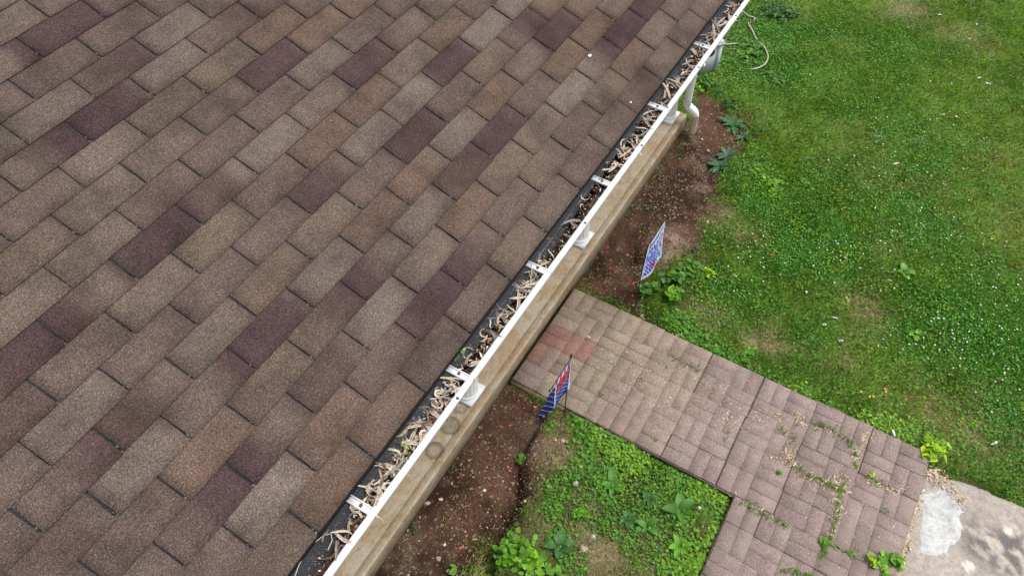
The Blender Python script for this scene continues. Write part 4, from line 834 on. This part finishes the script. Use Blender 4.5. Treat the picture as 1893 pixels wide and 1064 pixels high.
bush(1522, 1015, .045, .05, 40, .017, LT, 'green ivy-like weed rooted in the crossing joints of the walk', 'joint_weed', .6, 6, z=.05)
bush(1576, 866, .022, .03, 12, .013, LT, 'small sprig of green leaves in the walk below the dry straw tuft', 'joint_weed', .9, 4, z=.05)
bush(1606, 884, .025, .03, 12, .013, LM, 'lime sprig in the walk joint near its far end', 'joint_weed', .9, 4, z=.05)
bush(1438, 878, .022, .03, 7, .016, LT, 'single-leafed seedling in the middle of the walk', 'joint_weed', .2, 3, z=.05)
bush(1210, 822, .016, .02, 8, .010, LT, 'tiny weed on the left edge of the walk', 'joint_weed', .5, 3, z=.05)
bush(1305, 160, .10, .12, 90, .022, MD, 'leafy green weed growing beside the hose box', 'leafy_weed', .3, 9)
bush(1330, 175, .06, .08, 40, .018, DK, 'dark sprawling weed right of the downspout', 'leafy_weed', .4, 7)
bush(1395, 320, .05, .07, 40, .020, LT, 'bright broad leaves at the lawn edge beyond the soil bed', 'leafy_weed', .3, 6)
bush(1428, 345, .10, .08, 110, .018, LT, 'yellow-green weed patch on the lawn right of the soil bed', 'leafy_weed', .25, 10, .5)
bush(1195, 385, .05, .05, 16, .010, MD, 'sprawling thin weed lying on the soil near the porch slab', 'leafy_weed', .3, 6)
bush(1285, 462, .05, .05, 50, .010, (.04, .085, .04), 'dusty dark green weed tuft on the pale soil edge', 'leafy_weed', .6, 7, .05)
thistle(1355, 228, .17, (.045, .12, .04), 'thistle-like dark green weed, upper one beside the soil bed', 14)
thistle(1375, 252, .10, (.05, .13, .045), 'smaller thistle-like weed tucked below the upper one', 9)
thistle(1345, 285, .13, (.05, .12, .055), 'grey-green lobed weed in the middle of the soil bed border', 11)
thistle(1330, 305, .13, (.045, .12, .05), 'grey-green lobed weed lowest beside the pale soil patch', 12)
bush(1440, 30, .20, .14, 260, .020, DK, 'dark low shrubby weeds in the lawn at the top of the photo beyond the hose', 'leafy_weed', .4, 16, .2)
bush(1385, 100, .16, .09, 180, .020, MD, 'leafy green weeds inside the loop of the garden hose', 'leafy_weed', .25, 12, .3)
bush(1425, 150, .14, .08, 120, .018, MD, 'low leafy weeds just outside the loop of the garden hose', 'leafy_weed', .3, 10, .25)
bush(1350, 195, .09, .06, 70, .017, DK, 'dark leafy weeds between the downspout and the thistle-like weeds', 'leafy_weed', .3, 8, .15)
bush(1405, 245, .07, .05, 60, .016, MD, 'leafy weeds at the lawn edge right of the thistle-like weeds', 'leafy_weed', .3, 8, .3)
bush(1480, 345, .12, .05, 90, .016, MD, 'spreading leafy weeds in the lawn right of the yellow-green patch', 'leafy_weed', .3, 10, .3)
# greenery in the gutter
for k, (px, py, nn) in enumerate([(850, 655, 9), (825, 700, 12), (748, 835, 4)]):
    q = at(px, py, zl-.02); e = empty('gutter_seedling', tuple(q), ['green seedling growing up through the black gutter net, upper one', 'dark green seedling under the white gutter hanger', 'single pale green leaf among dry gutter leaves'][k], 'seedling')
    P = q[None]+rng.normal(0, 1, (nn, 3))*np.array([.013, .010, .006]); P[:, 1] = P[:, 1].clip(-.09, -.004); P[:, 2] = zl-.018+rng.uniform(0, .012, nn)
    V, F, c = leaf_cloud(P[:, 0], P[:, 1], P[:, 2], rng.uniform(.006, .011, nn), np.tile((np.array([LT, DK, LM][k])), (nn, 1)), .5, 40+k, .3, 7)
    wobj('foliage', V, F, M_LEAF, e, c)
# tall tufts of longer grass in the lawn
def tuft(px, py, n, L_, col, label):
    q = at(px, py); q[2] = gz(q[0], q[1])[0]; e = empty('grass_tuft', tuple(q), label, 'grass tuft'); mb = MB(); cs = []
    for i in range(n):
        V, F, c = ribbon_leaf(q+np.array([random.gauss(0, .02), random.gauss(0, .02), 0]), random.uniform(0, 6.28), L_*random.uniform(.5, 1), .0045, random.uniform(.3, 1.2), random.uniform(.5, 1.5), np.array(col)*random.uniform(.7, 1.3), 4)
        mb.add(V, F); cs.append(np.array(c))
    mb.C = cs; mb.build('blades', M_LEAF, e)
tuft(1622, 258, 60, .15, (.13, .26, .08), 'tuft of long pale grass blades in the middle of the lawn')
tuft(1695, 268, 50, .13, (.14, .26, .09), 'tuft of long grass just right of the other long tuft')
tuft(1528, 780, 26, .05, (.14, .28, .06), 'small grass tuft growing out of the brick walk')
tuft(1548, 965, 26, .05, (.12, .26, .05), 'dark green grass tuft in a joint near the far end of the walk')
tuft(1405, 1045, 24, .05, (.10, .22, .06), 'fine grass tuft on the branch of the walk')
tuft(1245, 660, 16, .05, (.12, .24, .04), 'wispy grass in a joint near the near edge of the walk')
tuft(1580, 848, 50, .055, (.42, .33, .18), 'dry straw-coloured grass tuft standing in the walk')
tuft(1480, 772, 30, .04, (.22, .15, .08), 'dry brown grass tuft near the upper edge of the walk')
tuft(1455, 838, 34, .045, (.34, .27, .14), 'dry beige grass tuft where four walk slabs meet')

# ================================================================== FLOWERS AND LITTER ON THE GROUND
def ico(n=8, m=5):
    V = [(0, 0, 1)]; F = []
    for j in range(1, m):
        for i in range(n): t = math.pi*j/m; V.append((math.sin(t)*math.cos(2*math.pi*i/n), math.sin(t)*math.sin(2*math.pi*i/n), math.cos(t)))
    V.append((0, 0, -1)); F += [(0, 1+i, 1+(i+1) % n) for i in range(n)]
    for j in range(m-2): F += [(1+j*n+i, 1+(j+1)*n+i, 1+(j+1)*n+(i+1) % n, 1+j*n+(i+1) % n) for i in range(n)]
    b = 1+(m-2)*n; F += [(b+i, len(V)-1, b+(i+1) % n) for i in range(n)]; return np.array(V), F
IV, IF = ico()
FL = []
for k in range(6):
    rs = np.random.default_rng(k); V = IV*np.array([1, 1, .75])*rs.uniform(.72, 1.1, (len(IV), 1))*.0082; mb = MB()
    mb.add(V+[0, 0, .036], IF, [(.72,.72,.66),(.62,.62,.55),(.70,.64,.62),(.55,.48,.40),(.66,.64,.58),(.74,.74,.70)][k]); mb.tube([(0, 0, 0), (.002, 0, .034)], .0011, 4, (.10, .2, .04))
    FL.append(mesh_np('clover_flower', np.concatenate(mb.V), [np.array(v) for v in mb.F.values()], np.concatenate(mb.C), M_DRY, True))
fz = [(1820,560,80,90,40),(1800,640,90,70,34),(1700,610,90,60,24),(1560,470,60,40,24),(1390,480,60,50,30),(1370,530,40,30,12),(1640,500,60,60,14),(1760,430,80,40,20),(1700,350,110,80,26),(1650,210,110,70,26),(1560,300,60,80,14),(1760,210,80,60,14),(1860,720,40,60,18),(1620,130,110,60,12),(1820,100,60,60,10)]
nf = 0
for fi, (px, py, rx, ry, nn) in enumerate(fz):
    for i in range(nn):
        q = at(random.gauss(px, rx*.6), random.gauss(py, ry*.6))
        if samp(SD_WALK, np.array([q[0]]), np.array([q[1]]))[0] > -.04 or samp(SD_PAD, np.array([q[0]]), np.array([q[1]]))[0] > -.05 or q[1] > 2.5 or nf >= 290: continue
        fk = random.randrange(6); o = bpy.data.objects.new('clover_flower', FL[fk]); C.objects.link(o); o.location = (q[0], q[1], gz(q[0], q[1])[0]); s = random.uniform(.65, 1.1); o.scale = (s, s, s); o.rotation_euler = (0, 0, random.uniform(0, 6.28))
        zn = {0: 'at the far right edge', 1: 'above the concrete pad', 2: 'in the middle of the lawn', 3: 'left of the worn patch', 4: 'right of the white garden flag', 5: 'beside the leafy weed clump'}.get(fi, 'in the upper half of the lawn')
        look = ['white', 'greenish white', 'pinkish white', 'fading brown', 'cream', 'bright white'][fk]
        tag(o, ('tiny ' if s < .85 else 'small ')+look+' clover flower '+zn, 'flower', ('tiny ' if s < .85 else 'small ')+look+' clover flowers '+zn); nf += 1
# red rose petals
def petal_mesh(k):
    rs = np.random.default_rng(k); V = [(0, 0, .001)]; n = 8
    for i in range(n): t = 2*math.pi*i/n; r = .0095*(1-.25*math.cos(t))*rs.uniform(.85, 1.1); V.append((r*math.cos(t), r*math.sin(t)*.85, .004+.003*math.sin(2*t+k)))
    return mesh_np('red_petal', np.array(V), np.array([(0, 1+i, 1+(i+1) % n) for i in range(n)]), np.tile([.42+.1*rs.random(), .006, .014], (n+1, 1)), M_PLA, True)
PT = [petal_mesh(k) for k in range(4)]
pets = [(1123,453),(1126,450),(1131,484),(1097,508),(1092,506),(1172,523),(1178,521),(1166,524),(1200,519),(1197,517),(1150,532),(1170,545),(1081,531),(964,720),(968,749),(952,752),(938,866),(933,848),(915,898),(1287,290),(1288,333),(1195,338),(1424,480),(1426,476),(1390,445),(1393,447),(1376,493),(1327,478),(890,1030),(886,1036),(898,1024),(893,1042),(905,1040),(888,1020),(855,1014),(846,881),(1101,778),(1038,753),(1043,722),(940,786)]
for px, py in pets:
    q = at(px, py); o = bpy.data.objects.new('red_petal', random.choice(PT)); C.objects.link(o); onl = q[0] > 3.2 and q[1] < -.15
    o.location = (q[0], q[1], gz(q[0], q[1])[0]+(.03 if onl else .006)); o.rotation_euler = (random.gauss(0, .3), random.gauss(0, .3), random.uniform(0, 6.28)); s = random.uniform(.8, 1.25); o.scale = (s, s, s)
    side = 'lawn beyond the white garden flag' if onl else ('soil bed right of the brick walk' if q[0] > 3.1 else 'soil bed left of the brick walk')
    tag(o, 'fallen red rose petal lying on the '+side, 'petal', 'red petals on the '+side)
# white scraps
def scrap(px, py, L_, w, bend, label, col=(.66, .67, .68), z=None):
    L_ *= .8; w *= .65
    V, F, c = leaf_strip(L_, w, bend, .8, .3, int(px), 6); q = at(px, py); z = gz(q[0], q[1])[0]+.035 if z is None else z
    me = mesh_np('white_scrap', V, F, np.tile(col, (len(V), 1)), M_DRY, True); o = bpy.data.objects.new('white_scrap', me); C.objects.link(o); o.location = (q[0], q[1], z); o.rotation_euler = (0, 0, px % 6); tag(o, label, 'litter')
scrap(1540, 592, .07, .014, 1.2, 'curved white peel lying on the lawn, upper of a pair')
scrap(1521, 605, .07, .014, 3., 'hooked white peel lying on the lawn, lower of a pair')
scrap(1735, 33, .06, .022, 1., 'white crumpled scrap near the top of the lawn')
scrap(1803, 50, .055, .03, .3, 'largest white scrap at the upper right of the lawn')
scrap(1790, 78, .05, .016, 2., 'forked white scrap below the largest scrap')
scrap(1808, 149, .06, .024, 1., 'white scrap left of the winged scrap')
scrap(1824, 160, .07, .026, 2.4, 'winged white scrap at the right side of the lawn')
scrap(1742, 216, .03, .03, .2, 'round white scrap left of the rusty and white one')
scrap(1767, 221, .06, .028, 2.6, 'white scrap mixed with a rusty leaf on the lawn')
scrap(1647, 806, .07, .03, .8, 'crumpled white paper at the upper edge of the walk', z=.055)
scrap(1835, 822, .075, .022, .9, 'white paper scrap on the grass beyond the lime bush')
scrap(1655, 307, .08, .035, 1.2, 'pale pink dry leaf on the lawn', (.62, .46, .36))
scrap(1488, 545, .03, .03, .5, 'small white petal by the grey rosette')
scrap(1552, 634, .06, .04, 1.5, 'grey fluffy scrap on the lawn', (.33, .34, .36))
for k, (px, py, r) in enumerate([(1090, 103, .012), (1166, 189, .006)]):
    d = Fv+Rv*((px-W/2)/FPX)-Uv*((py-H/2)/FPX); t = ((np.array([0, 0, EAVE_Z+.008])-CAM)@nrm)/(d@nrm); q = CAM+d*t; mb = MB()
    mb.add(IV*np.array([1, .8, .18])*r*(1+.3*np.sin(IV[:, :1]*9))+q, IF, (.85, .85, .85)); o = mb.build('bird_dropping', M_DRY); tag(o, ['larger white bird dropping on the roof shingles', 'small white bird dropping near the roof edge'][k], 'dropping')
# stones
def stone(px, py, r, col, label, flat=.5, z=None):
    rs = np.random.default_rng(int(px+py)); V = IV*np.array([1, rs.uniform(.6, .9), flat])*(1+rs.uniform(-.22, .22, (len(IV), 1)))*r; q = at(px, py); q[2] = (gz(q[0], q[1])[0] if z is None else z)+r*flat*.5
    a = rs.uniform(0, 6.28); Rm = np.array([[math.cos(a), -math.sin(a), 0], [math.sin(a), math.cos(a), 0], [0, 0, 1]]); mb = MB(); mb.add(V@Rm.T+q, IF, col); o = mb.build('stone', M_SOIL, smooth=False); tag(o, label, 'stone')
TN, PK, GY = (.42, .33, .25), (.45, .31, .27), (.33, .29, .26)
stone(1078, 1014, .034, PK, 'large pinkish stone beside the lower white seed head', .6)
stone(790, 930, .022, TN, 'tan stone by the porch slab in the lower soil bed'); stone(815, 923, .018, TN, 'smaller tan stone right of the one by the porch slab')
stone(895, 905, .017, (.55, .44, .3), 'upright tan pebble in the middle of the lower soil bed'); stone(822, 1007, .016, (.52, .42, .3), 'pale tan pebble near the bottom of the lower soil bed')
stone(811, 1033, .02, PK, 'pinkish flat stone at the bottom of the lower soil bed'); stone(971, 928, .014, (.55, .45, .32), 'pale pebble on the rim of the trench')
stone(957, 984, .016, PK, 'pinkish pebble on the bank above the bushy weed'); stone(1040, 816, .022, PK, 'pink triangular stone chip on dirt near the weeds')
stone(1025, 815, .02, (.45, .33, .22), 'tan dry chip left of the pink triangular stone'); stone(1011, 798, .012, (.6, .6, .6), 'small grey stone at the flag foot')
stone(1011, 857, .015, (.36, .37, .42), 'bluish grey square pebble in the turf edge'); stone(1148, 962, .013, PK, 'pink pebble in thin turf right of the clump')
stone(1182, 955, .015, PK, 'pink pebble between the plantain weeds'); stone(1200, 863, .018, PK, 'oval pink pebble beside the ground cover left of the walk')
stone(1173, 897, .016, PK, 'pink pebble beside the plantain nearest the seed head'); stone(1172, 910, .013, PK, 'lower pink pebble beside the same plantain')
stone(1308, 408, .022, (.55, .38, .2), 'orange-tan stone at the edge of the pale soil'); stone(1303, 428, .02, PK, 'pinkish stone below the orange-tan one')
stone(1336, 455, .022, PK, 'oval pinkish stone on the lawn edge'); stone(1310, 455, .016, PK, 'small pink stone left of the oval one')
stone(1280, 553, .026, PK, 'rounded pink stone between the weeds and the lawn'); stone(1186, 583, .024, TN, 'tan stone at the edge of the walk under the weeds')
stone(1354, 588, .018, PK, 'pale pink chip in the lawn right of the weeds'); stone(1447, 444, .022, (.55, .42, .33), 'pale dry chip on the lawn')
stone(1526, 541, .02, (.40, .20, .16), 'reddish stone in the bare lawn spot'); stone(1298, 255, .018, TN, 'tan stone in front of the downspout outlet'); stone(1310, 275, .02, TN, 'larger tan stone beyond the downspout outlet')
# dandelion seed heads
def seedhead(px, py, r, label):
    q = at(px, py); q[2] = gz(q[0], q[1])[0]; e = empty('dandelion_seed_head', tuple(q), label, 'dandelion'); mb = MB(); mb.tube([q, q+[.01, 0, .05], q+[.012, .002, .075]], .0018, 5, (.25, .3, .12)); mb.build('stem', M_LEAF, e)
    mb = MB(); cen = q+np.array([.012, .002, .085]); rs = np.random.default_rng(3)
    for i in range(150):
        d = rs.normal(0, 1, 3); d /= np.linalg.norm(d); p = cen+d*r; a = np.cross(d, [.3, .5, .8]); a /= np.linalg.norm(a); b = np.cross(d, a); w = .0022
        mb.add([cen+a*.0003, cen-a*.0003, p], [(0, 1, 2)], (.5, .48, .42)); mb.add([p+a*w, p+b*w, p-a*w, p-b*w], [(0, 1, 2, 3)], (.66, .66, .64))
    mb.build('seed_ball', M_DRY, e)
    mb = MB(); mb.add(IV*.006+cen, IF, (.32, .27, .2)); mb.build('seed_core', M_DRY, e)
seedhead(1062, 905, .019, 'grey dandelion seed head in the turf left of the walk'); seedhead(1094, 1003, .016, 'white dandelion seed head beside the large pinkish stone'); seedhead(1288, 951, .013, 'small grey seed head above the largest plantain')
# yellow buttercups
for k, (px, py) in enumerate([(1588, 729), (1633, 724), (1634, 729), (1604, 738), (1611, 738)]):
    q = at(px, py); mb = MB()
    for i in range(5): a = i*1.257; mb.add([(q[0]+.001*math.cos(a), q[1]+.001*math.sin(a), gz(q[0], q[1])[0]+.045)]+[(q[0]+.009*math.cos(a+t)*rr, q[1]+.009*math.sin(a+t)*rr, gz(q[0], q[1])[0]+.048) for t, rr in ((-.5, .8), (0, 1.05), (.5, .8))], [(0, 1, 2, 3)], (.85, .42, .01))
    o = mb.build('yellow_flower', M_PLA); tag(o, 'tiny orange-yellow flower in the grass above the walk', 'flower', 'orange-yellow flowers above the walk')
# twigs
for px, py, px2, py2, lab in [(895, 882, 945, 886, 'thin grey twig on the soil at the middle of the lower bed'), (1090, 985, 1075, 998, 'brown twig beside the lower white seed head'), (1650, 765, 1575, 755, 'x')][:2]:
    a = at(px, py); b = at(px2, py2); a[2] = gz(a[0], a[1])[0]+.008; b[2] = gz(b[0], b[1])[0]+.010; mb = MB(); m = (a+b)/2+[.004, .006, .006]; mb.tube([a, m, b], [.0022, .002, .0014], 6, (.30, .24, .19)); mb.tube([m, m+[.02, -.03, .004]], .0013, 5, (.30, .24, .19)); o = mb.build('twig', M_DRY); tag(o, lab, 'twig')

# ================================================================== GARDEN FLAGS
def painted_sheet(TLp, TRp, BLp, BRp, nu, nv, paint, curve, wav):
    """bilinear cloth; u runs left->right along the arm, v top->bottom"""
    V = []; Cc = []
    TLp, TRp, BLp, BRp = [np.asarray(p, float) for p in (TLp, TRp, BLp, BRp)]
    for j in range(nv+1):
        for i in range(nu+1):
            u, v = i/nu, j/nv; p = lerp(lerp(TLp, TRp, u), lerp(BLp, BRp, u), v); p = p+np.array([0, 1, 0])*(curve*math.sin(math.pi*u)*v+wav*math.sin(6.28*u*1.3+2*v)*v)
            V.append(p); Cc.append(paint(u, v))
    F = [(j*(nu+1)+i, j*(nu+1)+i+1, (j+1)*(nu+1)+i+1, (j+1)*(nu+1)+i) for j in range(nv) for i in range(nu)]
    return V, F, Cc
WHT, NVY, BLU, RED = np.array([.56, .61, .74]), np.array([.006, .012, .11]), np.array([.006, .055, .45]), np.array([.46, .006, .02])
def dseg(u, v, pts):
    d = 9
    for (a, b), (c, e) in zip(pts[:-1], pts[1:]):
        t = max(0, min(1, ((u-a)*(c-a)+(v-b)*(e-b))/((c-a)**2+(e-b)**2+1e-9))); d = min(d, math.hypot(u-a-t*(c-a), (v-b-t*(e-b))*1.4))
    return d
script1 = [[(.10,.16),(.14,.08),(.18,.17),(.22,.09),(.27,.16)],[(.30,.15),(.34,.10),(.38,.15),(.34,.17),(.30,.15)],[(.42,.16),(.44,.10),(.48,.15),(.52,.10),(.54,.16)],[(.58,.13),(.64,.12),(.62,.10),(.58,.14),(.64,.16)],[(.70,.08),(.72,.16)],[(.68,.11),(.80,.09)],[(.84,.16),(.88,.08),(.91,.15)]]
script2 = [[(.12,.30),(.16,.23),(.20,.30),(.25,.24)],[(.28,.30),(.31,.25),(.35,.30),(.31,.32)],[(.40,.22),(.41,.31),(.47,.30)],[(.52,.30),(.56,.24),(.60,.30),(.55,.28)],[(.66,.24),(.70,.31),(.75,.23)],[(.80,.30),(.86,.25),(.90,.30)]]
def paint1(u, v):
    c = WHT
    if min(dseg(u, v, s) for s in script1) < .024: c = NVY*1.2
    if min(dseg(u, v, s) for s in script2) < .024: c = BLU*.8
    if .30 < v < .93 and .04 < u < .96 and math.sin(u*23+v*9)*math.sin(v*31-u*6) > -.05: c = lerp(BLU, WHT, .15)
    # blue bunting with red and white stripes across the middle
    b = .40+.07*math.sin(u*5)
    if .06 < u < .70 and b-.05 < v < b+.11: c = BLU if (int(u*30)+int(v*40)) % 4 else WHT
    if .62 <= u < .92 and b-.02 < v < b+.12: c = RED if int((u+v*.4)*34) % 2 else WHT
    if .2 < u < .7 and .60 < v < .66: c = lerp(BLU, WHT, .3) if int(u*30+v*20) % 2 else c
    du, dv = u-.42, (v-.76)*1.3; a = math.atan2(dv, du); r = math.hypot(du, dv)
    if r < .12+.06*math.cos(5*a+1): c = RED if math.sin(17*a+r*40) > -.6 else NVY
    elif r < .36+.05*math.cos(7*a) and v > .56 and u < .72: c = BLU if math.sin(u*70)*math.sin(v*60) > -.25 else WHT
    if u > .58 and v > .68 and v < .86 and math.sin(u*50+v*30) > .5: c = np.array([.16, .28, .33])
    if v > .93 or u < .04 or u > .96: c = WHT
    return c
def paint2(u, v):
    if u > .93: return WHT*.95                                  # turned hem
    fold = .30+.12*v
    c = None
    if v < .17: c = RED if (int(u*11)) % 2 else WHT
    else:
        if u < fold-.018: c = NVY if math.sin(u*46+1)*math.sin(v*40) < .72 else WHT
        elif u < fold+.018: c = WHT
        else:
            if v < .55:
                c = RED if math.sin(u*38+v*12) > .0 else (WHT*.8 if math.sin(v*60+u*20) > .5 else NVY)
            else: c = BLU*.7 if math.sin(u*60)*math.sin(v*55+u*10) < .6 else WHT
            if v < .40 and .50 < u < .80 and math.sin(v*30+u*16) > -.5: c = RED
            if v > .9: c = NVY
    return c
def flag(base, topz, right_x, left_x, y, paint, BL, BR, label, pole_at):
    e = empty('garden_flag', (base[0], base[1], 0), label, 'garden flag'); BK = (.012, .012, .013)
    mb = MB(); mb.tube([(base[0], base[1], -.05), (base[0], base[1], topz+.012)], .0042, 8, BK)
    mb.tube([(left_x-.02, y, topz), (right_x+.004, y, topz)], .0038, 8, BK)
    mb.tube([(left_x-.02, y, topz), (left_x-.026, y-.004, topz+.014), (left_x-.022, y-.004, topz+.026)], .0055, 8, BK)
    if pole_at == 'right':
        ring = [(base[0]+.004+.014*math.sin(t), base[1], topz+.030+.020*-math.cos(t)) for t in np.linspace(0, 6.28, 14)]; mb.tube(ring, .0036, 6, BK)
    else: mb.tube([(right_x, y, topz), (right_x+.016, y-.006, topz+.004), (right_x+.02, y-.006, topz+.028), (right_x+.034, y-.006, topz+.03)], .0065, 8, BK)
    mb.tube([(base[0]-.05, base[1], .03), (base[0]+.05, base[1], .03)], .0035, 6, BK)
    mb.build('stake', M_PLA, e)
    V, F, c = painted_sheet((left_x, y, topz-.006), (right_x, y, topz-.006), BL, BR, 60, 84, paint, -.02, .008)
    o = wobj('banner', np.array(V), np.array(F), M_DRY, e, np.array(c), True); sm = o.modifiers.new('cloth thickness', 'SOLIDIFY'); sm.thickness = .0012
# red and blue flag left of the walk: pole at its right end
zt = .80; pr = at(1052, 660, zt); pl = at(1007, 715, zt); b2 = at(1042, 775, 0)
flag((b2[0], b2[1]), zt+.008, pr[0], pl[0], b2[1], paint2, at(994, 776, .40), at(1052, 716, .42), 'small red, white and navy patriotic garden flag beside the left edge of the brick walk', 'right')
pr = at(1233, 408, .80); pl = at(1197.7, 455, .80)
flag((pl[0]-.004, pl[1]+.004), .805, pr[0], pl[0], pl[1]-.004, paint1, (pl[0], pl[1]-.004, .39), (pr[0]+.01, pr[1]-.01, .385), 'white garden flag with blue lettering and red star in soil right of the walk', 'left')

# ================================================================== HOSE BOX, HOSE
hb = at(1325, 134, 0)
ang = math.atan2(.826-.683, 6.60-6.784); ax = np.array([math.cos(ang), math.sin(ang), 0]); nx_ = np.array([ax[1], -ax[0], 0]);
if nx_ @ (CAM-hb) > 0: nx_ = -nx_           # nx_ points away from the viewer
BW, BD, BH = .56, .40, .40
box = empty('hose_box', (hb[0], hb[1], 0), 'pale grey plastic hose box with lid half hidden behind the gutter', 'hose box')
def bp(a, d, z): return np.array([hb[0], hb[1], 0])+ax*a+nx_*d+np.array([0, 0, z])
GC = (.46, .48, .50)
def bblock(mb, a0, a1, d0, d1, z0, z1, col=GC, ta=0):
    V = [bp(a0, d0, z0), bp(a1, d0, z0), bp(a1, d1, z0), bp(a0, d1, z0), bp(a0+ta, d0+ta, z1), bp(a1-ta, d0+ta, z1), bp(a1-ta, d1-ta, z1), bp(a0+ta, d1-ta, z1)]
    mb.add(V, [(3,2,1,0),(4,5,6,7),(0,1,5,4),(1,2,6,5),(2,3,7,6),(3,0,4,7)], col)
mb = MB(); bblock(mb, .012, BW-.012, .012, BD-.012, 0, BH-.052); mb.build('body', M_WH, box)
mb = MB()
for a0, a1 in ((0, .045), (BW-.045, BW)):
    for d0, d1 in ((0, .045), (BD-.045, BD)): bblock(mb, a0, a1, d0, d1, 0, BH-.05, (.50, .52, .54))
mb.build('corner_post', M_WH, box)
mb = MB(); bblock(mb, .062, BW-.062, .005, .012, .03, BH-.09, (.44, .46, .48)); mb.build('front_panel', M_WH, box)
mb = MB(); bblock(mb, -.012, BW+.012, -.012, BD+.012, BH-.048, BH-.02, (.56, .57, .58)); bblock(mb, -.012, BW+.012, -.012, BD+.012, BH-.0195, BH+.012, (.58, .59, .60), .03); mb.build('lid', M_WH, box)
mb = MB(); cc = bp(.13, .002, BH-.125); V = [cc+ax*.045*math.cos(t)+np.array([0, 0, .045*math.sin(t)]) for t in np.linspace(0, 6.28, 21)[:-1]]; mb.add(V, [tuple(range(20))], (.01, .008, .008)); mb.build('hose_opening', M_PLA, box)
mb = MB(); c0 = bp(.235, -.004, .19); mb.tube([c0+[0, 0, .04], c0+nx_*-.012, c0+ax*-.01+[0, 0, -.045]], .008, 8, (.012, .012, .014)); cr = mb.build('crank', M_PLA, box)
mb = MB(); mb.add(IV*np.array([.017, .017, .024])+c0+nx_*-.03+ax*-.018+[0, 0, -.02], IF, (.8, .8, .8)); mb.build('knob', M_PLA, cr)
mb = MB(); h0_ = at(1338, 69, .38); mb.tube([h0_, at(1348, 67, .36)], .008, 7, (.05, .06, .09)); mb.build('hinge_pin', M_PLA, box)
hose = []
hp = [(1337,87),(1352,86),(1362,84),(1378,85),(1392,78),(1385,62),(1375,56),(1362,50),(1352,54),(1345,53),(1338,50),(1345,38),(1362,28),(1368,24),(1377,30),(1384,35),(1394,39),(1384,46),(1382,46),(1386,54),(1392,66),(1396,73),(1402,81),(1412,92),(1418,105),(1418,113),(1412,124),(1400,131),(1388,133),(1375,127),(1360,125)]
P = np.array([at(a, b) for a, b in hp]); 
# smooth the path
T = np.linspace(0, len(P)-1, 150); i0 = np.clip(T.astype(int), 0, len(P)-2); f = T-i0
def cr_(k): return P[np.clip(i0+k, 0, len(P)-1)]
a, b, c, d = cr_(-1), cr_(0), cr_(1), cr_(2); f = f[:, None]; Q = .5*((2*b)+(-a+c)*f+(2*a-5*b+4*c-d)*f**2+(-a+3*b-3*c+d)*f**3)
vis_ = np.zeros(150); tt = np.linspace(0, 30, 150)
for lo, hi in ((-1, 2.2), (8.5, 11), (12.5, 16.2), (17.6, 21.5), (22, 28.2)): vis_ = np.maximum(vis_, sstep(lo-.4, lo+.3, tt)*sstep(hi+.4, hi-.3, tt))
Q[:, 2] = gz(Q[:, 0], Q[:, 1])-.004+.036*vis_+.003*np.sin(tt*1.7)
mb = MB(); mb.tube(Q, .0085, 8, (.42, .39, .34)); o = mb.build('garden_hose', M_DRY, smooth=True); tag(o, 'off-white garden hose looped loosely in the clover beside the hose box', 'hose')
